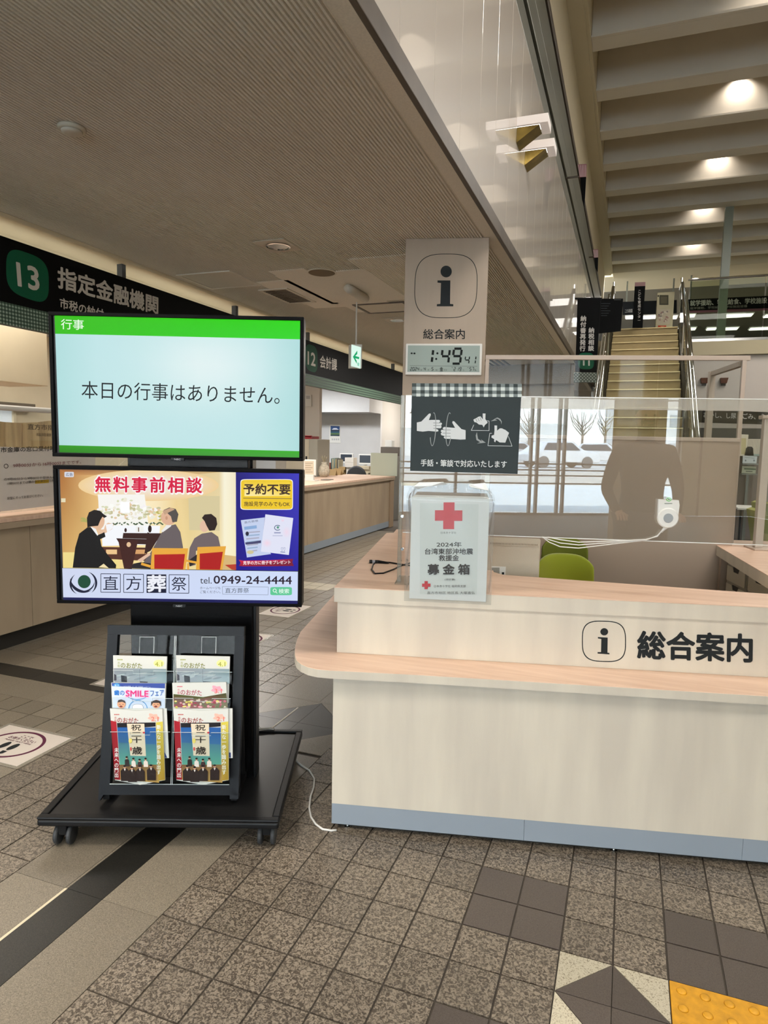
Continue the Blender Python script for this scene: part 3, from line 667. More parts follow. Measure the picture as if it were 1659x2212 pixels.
b.plate([(XA+.004, p[1], p[2]) for p in P4], (1, 0, 0), .0015)
nt_ = solo('paper_notice', b, mat('creased_paper', (214, 206, 198), .7, bump=.5, bs=12), 'large creased white notice about reception hours taped to the left counter screen', 'notice')
A = Art((XA+.006, 0, 0), (1, 0, 0), (0, 820, 180, 1120), 1327)
A.text('市金庫の窓口受付時間', (10, 1162), (960, 1128), (10, 1078), (38, 34, 32), .014)
A.ring(95, 1378, 36, 36, 9, (40, 36, 34)); A.text('9時00分から16時00分までです。', (205, 1402), (1290, 1338), (205, 1340), (128, 78, 78), .004)
A.text('の9時00分から9時00分や昼休みは', (60, 1610), (880, 1575), (60, 1565), (92, 84, 78), .003)
A.poly([(555, 1605), (775, 1590), (775, 1642), (555, 1658)], (196, 160, 40)); A.text('17時00分までは隣の会計課窓口で対応', (110, 1680), (900, 1620), (110, 1635), (74, 68, 62), .003)
A.text('足型にそってお並びください。', (108, 1915), (680, 1862), (108, 1870), (84, 78, 70), .003)
A.done('printing', PRINT, nt_)
XW = -7.29
yz7 = lambda u, v: tuple(hit(u, v, (XW, 0, 0), (1, 0, 0)))
y1 = yz7(30, 900)[1]; z1 = yz7(0, 886)[2]
t = thing('office_window', 'bright curtained window in the office wall on the far left', 'window', WF, (XW, y1-1.2, .9)); 
b = MB(); b.box(XW, XW+.012, y1-2.6, y1, .9, z1); part('pane', b, mat('daylit_lace', (206, 214, 222), .8, emit=.55), t)
b = MB(); b.box(XW+.01, XW+.09, y1-2.7, y1+.25, z1-.0, z1+.10, .004); part('curtain_rail_box', b, mat('brown_pelmet', (92, 82, 66), .5), t)
b = MB()
for k in range(4): b.box(XW+.012, XW+.04, y1-2.6+k*.86-.02, y1-2.6+k*.86+.02, .9, z1)
part('mullion', b, CREAM, t)
# gathered beige curtain hanging from a cord across the office
XK = -5.35
zt_ = yz(60, 905, XK)[2]; b = MB(); ya, yb = 1.4, yz(205, 930, XK)[1]; n = 90; zb_ = .8
L = []
for i in range(n+1):
    y = ya+(yb-ya)*i/n; dx = .03*math.sin(i*1.3)+.012*math.sin(i*2.9); sag = .04*abs(math.sin(i*.16))
    L.append(((XK+dx*.4, y, zt_-sag), (XK+dx*.7, y, zt_-sag-.14), (XK+dx, y, zb_)))
V = [[b.v(p) for p in c] for c in L]
for i in range(n):
    for j in range(2): b.bm.faces.new((V[i][j], V[i+1][j], V[i+1][j+1], V[i][j+1]))
cu_ = solo('curtain', b, mat('beige_curtain', (182, 164, 124), .85, var=.14, vs=(1, 26, 1)), 'gathered beige curtain hanging behind the left counter screen', 'curtain')
# ================================================================ INFORMATION COUNTER
ZW = .931
t = thing('information_counter', 'pale maple information counter with two-level pinkish wood top', 'counter', CF)
R_ = 2.6
b = MB(CF); b.prism([(0, 0), (R_, 0), (R_, .3), (.40, .3), (.40, 1.84), (0, 1.84)], .105, .628); part('lower_panel', b, WOODV, t)
for a0, a1 in ((0, .7395), (.7405, 1.52), (1.521, R_)):
    b = MB(CF); b.box(a0, a1, .001, .02, .022, .105); part('kick_plate', b, KICK, t)
b = MB(CF); b.box(0.001, .02, .021, 1.84, .022, .105); part('kick_plate', b, KICK, t)
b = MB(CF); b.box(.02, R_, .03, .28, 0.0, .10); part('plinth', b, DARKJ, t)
for a0 in (.06, 1.075, 2.1):
    b = MB(CF); b.lathe((a0, .022, 0), [(.014, 0), (.014, .006), (.006, .007), (.006, .03)], 12); part('levelling_foot', b, STEEL, t)
curve = [(R_, -.04), (.3, -.046), (.0, -.056), (-.05, -.052), (-.09, -.035), (-.125, -.005), (-.152, .035), (-.172, .085), (-.188, .14), (-.206, .22), (-.22, .3), (-.235, .42), (-.235, 1.75), (-.18, 1.84), (0, 1.84), (0, .4), (.2, .2), (R_, .2)]
b = MB(CF); b.prism(curve[:-4]+[(.01, 1.84), (.01, .21), (R_, .21)], .628, .6595, .002); part('bag_ledge', b, WOODT, t)
b = MB(CF); b.prism([(p[0]-(.0012 if i > 2 and i < 13 else 0), p[1]-.0012) for i, p in enumerate(curve[:-4])]+[(.01, 1.84), (.01, .21), (R_, .21)], .6275, .6575); part('ledge_edge', b, WOODV, t)
b = MB(CF); b.prism([(-.018, .158), (R_, .158), (R_, .3), (.38, .3), (.38, 1.83), (-.018, 1.83)], .66, .87); part('upper_panel', b, WOODV, t)
top = [(-.03, .148), (R_, .148), (R_, 2.1), (2.2, 2.1), (2.015, 1.812), (1.893, .825), (1.85, .37), (.66, .56), (.62, .62), (.62, 2.05), (.021, 2.05), (.021, 1.856), (-.023, 1.844)]
b = MB(CF); b.prism(top, .9285, ZW); part('worktop', b, WOODT, t)
b = MB(CF); b.prism(top, .8705, .928); part('worktop_edge', b, WOODV, t)
b = MB(CF); b.box(.6, 1.84, .5, 1.0, .70, .72, .002); part('inner_desk', b, WOODT, t)
b = MB(CF); b.box(1.80, 1.83, .35, 1.0, 0, .70); b.box(.6, .63, .35, 1.0, 0, .70); part('desk_side', b, WOODV, t)
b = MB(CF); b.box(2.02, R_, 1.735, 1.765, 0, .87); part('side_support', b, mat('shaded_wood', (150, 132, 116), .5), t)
A = Art(CF.w((0, .158, 0)), CF.uy, (620, 1240, 1659, 1900), 1659)
A.ring(1093, 232, 76, 71, 3.2, INK, p=3.2, n=72, sk=(0, .03))
A.ell(1094, 199, 13.5, 12.5, INK)
A.poly([(1072, 217), (1106, 219), (1105, 271), (1112, 272), (1112, 277), (1071, 274), (1071, 269), (1083, 269), (1084, 224), (1072, 222)], INK)
A.text('総合案内', (1210, 290), (1602, 303), (1210, 197), INK, .03)
A.done('lettering', PRINT, t)
# stack of small drawers under the right-hand worktop
for lab, a0, dep in (('near', 2.05, 1.13), ('far', 2.05, 1.43)):
    t2 = thing('drawer_unit', 'small grey drawer unit with finger notches under the right worktop, %s one' % ('right' if lab == 'near' else 'left'), 'drawer unit', CF, (a0, dep, 0), 'drawer units under the right worktop')
    w_ = .285
    b = MB(CF); b.box(a0, a0+.3, dep, dep+w_, .402, .856, .003); part('casing', b, mat('drawer_case', (150, 142, 126), .5), t2)
    for k in range(4):
        z0 = .425+k*.106; y0, y1 = dep+.015, dep+w_-.015; ym = (y0+y1)/2
        b = MB(CF); A_ = a0-.003
        pts = [(A_, y0, z0), (A_, y1, z0), (A_, y1, z0+.088), (A_, ym+.05, z0+.088), (A_, ym+.035, z0+.062), (A_, ym-.035, z0+.062), (A_, ym-.05, z0+.088), (A_, y0, z0+.088)]
        b.plate(pts, (-1, 0, 0), .004); part('drawer', b, mat('drawer_front', (186, 178, 160), .5), t2)
        b = MB(CF); b.box(A_+.001, A_+.0025, ym-.05, ym+.05, z0+.06, z0+.09); part('drawer_gap', b, DARKJ, t2)
b = MB(CF); b.box(2.04, 2.5, 1.0, 1.73, .38, .40); o = part('drawer_shelf', b, WOODV, t)
# partition board at the back of the booth
BD = 1.825
P0 = CF.d(1320, 946, BD); P1 = CF.d(1602, 952, BD)
t = thing('partition_board', 'plain beige partition board closing the back of the information booth', 'partition', CF, (1.2, BD, 0))
b = MB(CF); b.box(.63, P1[0]-.01, BD, BD+.03, 0, P0[2]-.012, .002); part('board', b, mat('partition_taupe', (168, 150, 134), .6, spec=.2), t)
b = MB(CF); b.box(.63, P1[0]-.01, BD-.006, BD+.036, P0[2]-.012, P0[2]+.012, .003); part('cap_rail', b, BEIGEP, t)
# acrylic screen with painted frame standing behind the board
BF = BD+.06
z1 = CF.d(1340, 768, BF)[2]; z2 = CF.d(1340, 778, BF)[2]; aL = CF.d(1052, 800, BF)[0]; aR = CF.d(1606, 800, BF)[0]; aE = CF.d(1620, 773, BF)[0]; aJ = CF.d(1421, 830, BF)[0]; aK = CF.d(1231, 830, BF)[0]
t = thing('framed_screen', 'tall clear screen in a beige frame along the back of the booth', 'screen', CF, (1.2, BF, 0))
b = MB(CF); b.box(aL-.012, aE, BF-.012, BF+.012, z2, z1, .002); part('top_rail', b, BEIGEP, t)
for a in (aL, aR):
    b = MB(CF); b.box(a-.012, a+.012, BF-.012, BF+.012, ZW+.001, z2, .002); part('upright', b, BEIGEP, t)
for a0, a1 in ((aL+.012, aK-.002), (aK+.002, aJ-.002), (aJ+.002, aR-.012)):
    b = MB(CF); b.box(a0, a1, BF-.002, BF+.002, 1.0, z2); part('acrylic_sheet', b, GLASSQ, t)
t = thing('side_screen', 'beige framed side screen running back from the booth screen, right of the stairs', 'screen', CF, (2.0, 2.4, 0))
q0 = CF.d(1541, 803, 2.7); q1 = CF.d(1600, 782, BF+.05)
b = MB(CF); b.hexa([(q0[0]-.02, 2.7, q0[2]-.03), (q1[0]-.02, BF+.02, q1[2]-.03), (q1[0]+.01, BF+.02, q1[2]-.03), (q0[0]+.01, 2.7, q0[2]-.03)], [(q0[0]-.02, 2.7, q0[2]), (q1[0]-.02, BF+.02, q1[2]), (q1[0]+.01, BF+.02, q1[2]), (q0[0]+.01, 2.7, q0[2])]); part('top_rail', b, BEIGEP, t)
b = MB(CF); b.box(q0[0]-.03, q0[0]+.012, 2.68, 2.72, 0, q0[2], .003); part('upright', b, BEIGEP, t)
# screen on the right-hand worktop, mostly outside the frame
t = thing('worktop_screen', 'beige screen post with a foot on the right-hand worktop', 'screen', CF, (2.2, 1.75, ZW))
q0 = CF.d(1637, 1183, 1.72); q1 = CF.d(1650, 905, 1.72)
b = MB(CF); b.box(q0[0]-.024, q0[0]+.02, 1.70, 1.74, ZW+.01, q1[2], .003); part('post', b, mat('pale_post', (192, 180, 168), .45), t)
b = MB(CF); b.box(q0[0]-.05, q0[0]+.3, 1.64, 1.80, ZW, ZW+.01, .003); part('foot', b, BEIGEP, t)
b = MB(CF); b.box(q0[0]-.04, q0[0]+.4, 1.69, 1.75, q1[2], q1[2]+.02, .003); part('top_rail', b, BEIGEP, t)
b = MB(CF); b.box(q0[0]+.02, q0[0]+.4, 1.716, 1.720, ZW+.05, q1[2]); part('acrylic_sheet', b, GLASS, t)
# ---------------- front acrylic screen
GD = .298
zt1 = CF.d(1125, 858, GD)[2]; zb1 = CF.d(1100, 1157, GD)[2]; aL = CF.d(866, 1000, GD)[0]
t = thing('front_screen', 'clear acrylic screen raised above the front worktop of the information counter', 'screen', CF, (aL, GD, ZW))
b = MB(CF); b.box(aL+.014, R_-.05, GD-.0025, GD+.0025, zb1, zt1); part('acrylic_sheet', b, GLASS, t)
b = MB(CF); b.box(aL+.014, R_-.05, GD-.003, GD+.003, zt1, zt1+.0035); b.box(aL+.014, R_-.05, GD-.003, GD+.003, zb1-.003, zb1); part('polished_edge', b, mat('acrylic_edge_highlight', (236, 234, 228), .2), t)  # near-white colour stands in for the highlight along the sheet edges
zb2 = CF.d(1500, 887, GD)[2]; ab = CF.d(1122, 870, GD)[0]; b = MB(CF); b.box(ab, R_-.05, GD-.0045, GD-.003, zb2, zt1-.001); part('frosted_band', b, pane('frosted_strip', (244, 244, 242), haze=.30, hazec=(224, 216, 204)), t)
EDG = pane('acrylic_thick', (222, 222, 214), haze=.12)
b = MB(CF); b.box(aL-.004, aL+.012, GD-.02, GD+.006, ZW+.006, zt1+.002, .001); part('left_post', b, EDG, t)
b = MB(CF); b.box(aL-.01, aL+.05, GD-.05, GD+.12, ZW, ZW+.006, .001); part('foot', b, EDG, t)
for v in (888, 1115, 1186):
    q = CF.d(885 if v == 888 else 869, v, GD-.02); b = MB(CF); b.lathe((q[0], GD-.026, q[2]), [(.006, 0), (.007, .003), (.006, .006)], 12, 1); part('bolt', b, STEEL, t)
b = MB(CF); q = CF.d(866, 1046, GD-.02); b.box(q[0], q[0]+.07, GD-.006, GD-.0035, q[2]-.006, q[2]+.006); part('tape', b, mat('clear_tape', (214, 208, 190), .4), t)
# ---------------- sign pillar
q0 = CF.z(876.5, 515, ZC); q1 = CF.z(1057, 511, ZC); PD = (q0[1]+q1[1])/2
t = thing('sign_pillar', 'square pale wooden pillar bearing a large letter i above the information booth', 'pillar', CF, ((q0[0]+q1[0])/2, PD, 0))
b = MB(CF); b.box(q0[0], q1[0], PD, PD+.3, 0, ZC-.004, .002, 1); part('casing', b, mat('pillar_veneer', (166, 148, 130), .5, var=.025, vs=(14, 14, 2)), t)
A = Art(CF.w((0, PD, 0)), CF.uy, (860, 500, 1140, 1060), 1106)
A.ring(408, 465, 268, 275, 5.5, INK, p=3.1, n=90, sk=(-.03, 0))
A.ell(410, 342, 48, 50, INK, 36)
A.poly([(336, 418), (446, 418), (443, 618), (471, 621), (471, 639), (330, 639), (331, 621), (360, 618), (366, 440), (336, 437)], INK)
A.tbox('総合案内', 215, 833, 568, 918, INK, .012)
A.done('lettering', PRINT, t)
# clock
q = [CF.d(u, v, PD-.03) for u, v in ((878, 742), (1042, 744), (1040, 811), (875, 811))]
t = thing('wall_clock', 'white digital wall clock reading 1:49 on the sign pillar', 'clock', CF, (q[3][0], PD, q[3][2]))
b = MB(CF); b.box(q[3][0], q[2][0], PD-.03, PD-.002, q[2][2], q[0][2], .006, 3); part('case', b, WHITE, t)
A = Art(CF.w((0, PD-.03, 0)), CF.uy, (860, 500, 1140, 1060), 1106)
A.poly([(83, 972), (698, 974), (694, 1200), (78, 1198)], (158, 172, 166)); LC = (20, 26, 26)
A.line([(100, 1145), (676, 1150)], 2, LC)
SEG = {'0': 'abcdef', '1': 'bc', '2': 'abged', '3': 'abgcd', '4': 'fgbc', '5': 'afgcd', '6': 'afgecd', '7': 'abc', '8': 'abcdefg', '9': 'abcdfg'}
def seg7(A, ch, x, y, w, h, th, col, sl=.12):
    def S(fx, fy): return (x+fx*w+(1-fy)*h*sl, y+fy*h)
    e = th/h*.5; g = .04
    L = {'a': ((g, 0), (1-g, 0)), 'g': ((g, .5), (1-g, .5)), 'd': ((g, 1), (1-g, 1)), 'f': ((0, e), (0, .5-e)), 'b': ((1, e), (1, .5-e)), 'e': ((0, .5+e), (0, 1-e)), 'c': ((1, .5+e), (1, 1-e))}
    for s_ in SEG.get(ch, ''): p, r = L[s_]; A.line([S(*p), S(*r)], th, col)
seg7(A, '1', 250, 1003, 36, 120, 20, LC); A.ell(335, 1040, 9, 9, LC); A.ell(325, 1088, 9, 9, LC)
seg7(A, '4', 365, 1003, 62, 124, 19, LC); seg7(A, '9', 462, 1000, 66, 128, 19, LC)
seg7(A, '4', 568, 1064, 34, 66, 9, LC); seg7(A, '1', 625, 1064, 32, 66, 9, LC)
A.ell(116, 1040, 9, 7, LC); A.ell(140, 1041, 9, 7, LC)
x = 103
for ch, w in (('2', 20), ('0', 20), ('2', 20), ('4', 20), (' ', 30), ('4', 20), (' ', 40), ('5', 20)):
    if ch != ' ': seg7(A, ch, x, 1160, 13, 28, 4, LC)
    x += w if ch != ' ' else w+6
A.tbox('年', 192, 1177, 204, 1190, LC, 0); A.tbox('月', 252, 1177, 263, 1190, LC, 0); A.tbox('日', 322, 1177, 334, 1190, LC, 0); A.tbox('金', 356, 1158, 384, 1192, LC, .01); A.tbox('⊂⊃', 392, 1176, 416, 1190, LC, 0)
A.tbox('室温', 456, 1158, 468, 1166, LC, 0)
for k, ch in enumerate('219'): seg7(A, ch, 474+k*24, 1160, 14, 30, 4, LC)
A.tbox('℃', 552, 1180, 563, 1192, LC, 0); A.tbox('湿度', 588, 1158, 602, 1166, LC, 0)
for k, ch in enumerate('57'): seg7(A, ch, 608+k*22, 1160, 13, 30, 4, LC)
A.tbox('%', 652, 1178, 666, 1192, LC, .01)
A.done('display', PRINT, t)
# ---------------- poster on the acrylic
PZ = GD-.0045
q = [CF.d(u, v, PZ) for u, v in ((890, 828), (1127, 830), (1118, 1024), (886, 1017))]
b = MB(CF); b.plate([tuple(p) for p in q], (0, -1, 0), .0012)
po = solo('poster', b, mat('dark_slate_paper', (54, 61, 63), .8, spec=.15), 'dark slate poster with checked band and white hand drawings taped to the front screen', 'poster')
A = Art(CF.w((0, PZ-.0012, 0)), CF.uy, (860, 500, 1140, 1060), 1106)
x0, x1 = 119, 1056
A.poly([(119, 1295), (1056, 1300), (1050, 1412), (118, 1405)], (122, 130, 130))
n = 26
for i in range(n):
    for j in range(4):
        xa = x0+(x1-x0)*i/n; xb = x0+(x1-x0)*(i+1)/n; ya = 1296+j*29; yb = min(ya+29, 1408)
        c = (i % 2)+(j % 2)
        if c == 1: continue
        A.poly([(xa, ya+i*.2), (xb, ya+i*.2), (xb, yb+i*.2), (xa, yb+i*.2)], (206, 212, 208) if c == 2 else (58, 66, 66)); A.lay -= A.step
A.lay += A.step*2
HW = (205, 207, 208); HG = (150, 153, 153); BGK = (58, 65, 67)
A.poly([(160, 1630), (198, 1622), (262, 1556), (276, 1552), (279, 1566), (262, 1610), (286, 1608), (350, 1608), (360, 1618), (350, 1632), (366, 1630), (376, 1642), (366, 1652), (370, 1660), (368, 1676), (352, 1682), (318, 1682), (342, 1692), (344, 1704), (330, 1708), (260, 1702), (210, 1708), (160, 1702)], HW)
for y in (1634, 1656, 1680): A.line([(300, y), (362, y+1)], 3, BGK)
A.poly([(576, 1696), (540, 1686), (478, 1620), (466, 1618), (462, 1632), (486, 1676), (456, 1674), (392, 1668), (380, 1678), (386, 1690), (368, 1694), (364, 1706), (374, 1716), (364, 1722), (368, 1738), (384, 1742), (396, 1746), (388, 1758), (400, 1768), (480, 1772), (530, 1776), (576, 1774)], HW)
for y in (1692, 1720, 1746): A.line([(380, y), (448, y+2)], 3, BGK)
A.ring(298, 1688, 26, 144, 7, HG, rot=3, a0=-100, a1=150); A.ring(432, 1688, 26, 144, 7, HG, rot=3, a0=30, a1=290)
A.line([(646, 1650), (624, 1698), (776, 1700), (776, 1618), (752, 1616)], 4, HW); A.line([(800, 1722), (782, 1722), (766, 1828), (972, 1832), (940, 1748)], 4, HW)
A.poly([(722, 1553), (746, 1554), (744, 1600), (764, 1632), (740, 1652), (730, 1672), (718, 1650), (690, 1648), (668, 1630), (650, 1626), (642, 1606), (668, 1592), (688, 1580), (704, 1578), (722, 1604)], HW)
for k in range(3): A.line([(662+k*18, 1598-k*6), (674+k*18, 1626-k*6)], 3, BGK)
A.poly([(822, 1655), (844, 1656), (844, 1700), (868, 1680), (886, 1680), (900, 1688), (916, 1694), (930, 1706), (946, 1718), (930, 1760), (914, 1802), (866, 1800), (836, 1780), (828, 1800), (818, 1790), (820, 1772), (796, 1758), (798, 1742), (818, 1736), (822, 1700)], HW)
A.poly([(880, 1648), (876, 1622), (852, 1600), (826, 1598), (848, 1588), (872, 1600), (884, 1622)], HG); A.poly([(790, 1620), (842, 1588), (828, 1604), (846, 1612)], HG)
A.poly([(672, 1712), (662, 1742), (668, 1780), (700, 1798), (672, 1810), (748, 1802), (706, 1774), (716, 1792), (682, 1770), (676, 1740)], HG)
A.text('手話・筆談で対応いたします', (194, 2002), (926, 2016), (194, 1944), (215, 217, 216), .015)
A.done('printing', PRINT, po)
# ---------------- donation box in its plastic bag
BX = .165
q = [CF.d(u, v, .1455) for u, v in ((886, 1073), (1054, 1076), (1050, 1290), (884, 1290))]
a0, a1 = q[3][0], q[2][0]; zt_ = q[0][2]
t = thing('donation_box', 'white donation box with red crosses inside a clear plastic bag on the front worktop', 'donation box', CF, ((a0+a1)/2, BX+.05, ZW))
b = MB(CF); b.box(a0, a1, BX, BX+.10, ZW+.001, zt_, .004); part('box', b, mat('white_card', (222, 226, 224), .45), t)
zc_ = CF.d(960, 1296, .1455)[2]; b = MB(CF); b.box(a0, a1, .1445, .1458, zc_, zt_, .0004, 1); part('front_card', b, mat('white_card', (222, 226, 224), .45), t)
A = Art(CF.w((0, .1444, 0)), CF.uy, (770, 1020, 1110, 1320), 1659, first=.0003)
A.poly([(668, 325), (1288, 338), (1270, 1290), (668, 1285)], (212, 219, 216))
RD = (196, 36, 52); K = (26, 24, 26)
A.poly([(918, 318), (1034, 318), (1034, 402), (1116, 402), (1116, 514), (1030, 514), (1030, 600), (914, 600), (914, 512), (827, 512), (827, 401), (918, 401)], RD)
A.tbox('日本赤十字社', 888, 626, 1052, 650, (90, 90, 90), 0)
A.tbox('2024年', 845, 735, 1108, 788, K, .012); A.tbox('台湾東部沖地震', 722, 803, 1228, 866, K, .016); A.tbox('救援金', 868, 872, 1080, 934, K, .016); A.tbox('募 金 箱', 752, 970, 1190, 1076, K, .035)
A.tbox('(領収書)', 930, 1118, 1040, 1142, (100, 100, 100), 0)
A.poly([(718, 1146), (752, 1146), (752, 1172), (781, 1172), (781, 1206), (752, 1206), (752, 1231), (718, 1231), (718, 1206), (692, 1206), (692, 1172), (718, 1172)], RD)
A.tbox('日本赤十字社 福岡県支部', 818, 1186, 1152, 1212, (96, 96, 96), 0); A.tbox('直方市地区 地区長 大塚進弘', 745, 1254, 1248, 1284, (96, 96, 96), 0)
A.done('printing', PRINT, t)
# bag: two crumpled sheets
def sheet(fn, nu, nv):
    b = MB(CF); g = [[b.v(fn(i/nu, j/nv)) for j in range(nv+1)] for i in range(nu+1)]
    for i in range(nu):
        for j in range(nv): b.bm.faces.new((g[i][j], g[i+1][j], g[i+1][j+1], g[i][j+1]))
    return b
BAG = pane('thin_clear_film', (236, 238, 238), rough=.12, haze=.06, hazec=(240, 240, 238), ior=1.35)
zlo = CF.d(960, 1302, .14)[2]; zhi = CF.d(960, 1044, .16)[2]
R2 = random.Random(5); nz = [[R2.uniform(-1, 1) for _ in range(40)] for _ in range(40)]
def noise(i, j): return nz[int(i) % 40][int(j) % 40]
def front(x, y):
    a = a0-.02+(a1-a0+.04)*x; z = zlo+(zhi-zlo)*y; k = max(0, (z-zt_)/(zhi-zt_)); side = min(x, 1-x)
    d = .1375-.0025*math.sin(9*x+7*y)+k*(.05+.018*noise(x*24, y*30)) if z > ZW+.004 else .1385
    a += (0.5-x)*.10*k*k
    if k > .5: z += .006*noise(x*24, 3)
    return (a, d, z)
b = sheet(front, 28, 34); part('plastic_bag', b, BAG, t, smooth=True)
def side(sx):
    def f(x, y):
        a = (a0-.012-.006*math.sin(8*y) if sx < 0 else a1+.012+.006*math.sin(9*y)); z = ZW+.002+(zhi-.02-ZW)*y; k = max(0, (z-zt_)/(zhi-zt_))
        a += (-sx)*.05*k; return (a, .150+x*.12*(1-.4*k), z)
    return f
for sx in (-1, 1): part('bag_side', sheet(side(sx), 4, 14), BAG, t, smooth=True)
CRK = mat('crinkled_film', (222, 224, 222), .18, spec=.8)
b = MB(CF)
def crk(pts): 
    w = [tuple(CF.d(*p, .150+.01*(i % 2))) for i, p in enumerate(pts)]; b.plate(w, (0, -1, 0), .0008)
crk([(893, 1051), (905, 1042), (958, 1041), (966, 1047), (930, 1050), (902, 1058)]); crk([(1012, 1046), (1048, 1043), (1056, 1060), (1030, 1056), (1016, 1052)]); crk([(886, 1072), (896, 1075), (1052, 1077), (1052, 1080), (896, 1079)]); crk([(878, 1276), (892, 1284), (904, 1290), (884, 1292), (876, 1290)]); crk([(888, 1205), (904, 1199), (900, 1207)]); crk([(890, 1262), (905, 1254), (898, 1262)])
part('bag_creases', b, CRK, t)
# ---------------- cable on the worktop
pts = [CF.z(u, v, ZW+.006) for u, v in ((818, 1213), (840, 1216), (866, 1218))]
t = thing('charging_cable', 'black cable with connector curling on the left end of the worktop', 'cable', CF, tuple(pts[0][:2])+(ZW,))
b = MB(CF); c0 = CF.z(798, 1214, ZW+.006); c1 = CF.z(818, 1214, ZW+.006); b.tube([tuple(c0), tuple(c0+(c1-c0)*.3)], .011, 8); part('plug_tip', b, BLACK, t)
b = MB(CF); b.tube([tuple(c0+(c1-c0)*.3), tuple(c0+(c1-c0)*.6)], .009, 8); part('plug_collar', b, mat('grey_plug', (150, 150, 156), .4), t)
b = MB(CF); b.tube([tuple(c0+(c1-c0)*.6), tuple(c1), tuple(pts[1])], .009, 8, taper=[1.1, 1, .5]); part('plug_body', b, BLACK, t)
b = MB(CF); b.tube([tuple(CF.z(u, v, ZW+.004)) for u, v in ((818, 1214), (842, 1215), (866, 1219), (900, 1224), (930, 1214), (900, 1212), (866, 1222), (850, 1230), (828, 1238), (810, 1239), (803, 1230), (806, 1220), (812, 1214))], .0035, 8); part('cord', b, BLACK, t)
# ---------------- tablet cover standing on the inner desk
TD_ = .66
q = [CF.d(u, v, TD_) for u, v in ((1052, 1157), (1168, 1165), (1168, 1248))]
t = thing('leather_tablet_cover', 'cream leather cover with stitched flap standing behind the donation box', 'tablet cover', CF, ((q[0][0]+q[1][0])/2, TD_, .72))
LE = mat('cream_leather', (196, 184, 164), .6, bump=.3, bs=500)
b = MB(CF); b.box(q[0][0], q[1][0], TD_, TD_+.02, .722, q[1][2], .006, 3); part('cover', b, LE, t)
b = MB(CF); b.box(q[0][0]+.001, q[1][0]-.004, TD_-.005, TD_-.001, q[1][2]-.035, q[1][2]+.002, .001); part('flap', b, LE, t)
b = MB(CF); n = 34
for k in range(n):
    x = q[0][0]+.01+(q[1][0]-q[0][0]-.02)*k/n; b.box(x, x+.0018, TD_-.0062, TD_-.005, q[1][2]-.030, q[1][2]-.022)
o = part('stitching', b, mat('brown_thread', (96, 80, 60), .8), t); o['kind'] = 'stuff'
s0 = CF.d(1062, 1223, TD_-.002); s1 = CF.d(1092, 1244, TD_-.002)
b = MB(CF); b.box(s0[0], s1[0], TD_-.0015, TD_-.0005, s1[2], s0[2]); part('label_sticker', b, PAPER, t)
A = Art(CF.w((0, TD_-.0015, 0)), CF.uy); A.rect(1062, 1226, 1079, 1243, (150, 148, 140)); A.rect(1084, 1236, 1089, 1241, INK); A.done('sticker_print', PRINT, t)
# ---------------- green chairs inside the booth
LIME = mat('lime_green_upholstery', (132, 142, 14), .85, sheen=.3, bump=.1, bs=400); LIMED = mat('moss_green_upholstery', (100, 108, 22), .85, bump=.1, bs=400)
def tub_chair(ac, dc, zt, w, m, label):
    t = thing('visitor_chair', label, 'chair', CF, (ac, dc, 0), 'green chairs inside the information booth')
    b = MB(CF); n = 14
    G = [[None]*9 for _ in range(n+1)]
    def P(i, j, off):
        x = -1+2*i/n; h = j/8; hw = w/2*(1-.10*h); top = zt-(.05*abs(x)**4)*1; z = .46+(top-.46)*h
        return (ac+x*hw, dc+.03+off-.07*abs(x)**2*1.0+.03*h, z)
    fr_ = [[b.v(P(i, j, 0)) for j in range(9)] for i in range(n+1)]; bk = [[b.v(P(i, j, .045)) for j in range(9)] for i in range(n+1)]
    for i in range(n):
        for j in range(8):
            b.bm.faces.new((fr_[i][j], fr_[i+1][j], fr_[i+1][j+1], fr_[i][j+1])); b.bm.faces.new((bk[i][j+1], bk[i+1][j+1], bk[i+1][j], bk[i][j]))
        b.bm.faces.new((fr_[i][8], fr_[i+1][8], bk[i+1][8], bk[i][8])); b.bm.faces.new((bk[i][0], bk[i+1][0], fr_[i+1][0], fr_[i][0]))
    for i in (0, n):
        for j in range(8): b.bm.faces.new((fr_[i][j], fr_[i][j+1], bk[i][j+1], bk[i][j]))
    o = part('backrest', b, m, t, smooth=True); md = o.modifiers.new('b', 'BEVEL'); md.width = .012; md.segments = 2; md.limit_method = 'ANGLE'
    b = MB(CF); b.box(ac-w/2+.02, ac+w/2-.02, dc-.42, dc+.02, .40, .47, .03, 3); part('seat', b, m, t)
    for sx in (-1, 1):
        for sy in (-.38, -.02):
            b = MB(CF); b.tube([(ac+sx*(w/2-.06), dc+sy, .40), (ac+sx*(w/2-.04), dc+sy+(.04 if sy > -.1 else -.03), 0)], .014, 8); part('leg', b, BLACK, t)
    return t
q = CF.d(1228, 1198, 1.05); qa = CF.d(1173, 1225, 1.05); qb = CF.d(1281, 1240, 1.05)
tub_chair((qa[0]+qb[0])/2-.02, 1.0, q[2], (qb[0]-qa[0])+.06, LIME, 'bright lime green chair behind the worktop, nearer of the two')
q = CF.d(1220, 1163, 1.6); qa = CF.d(1168, 1180, 1.6); qb = CF.d(1270, 1180, 1.6)
tub_chair((qa[0]+qb[0])/2, 1.56, q[2], (qb[0]-qa[0])+.02, LIMED, 'darker moss green chair behind the lime one, against the board')
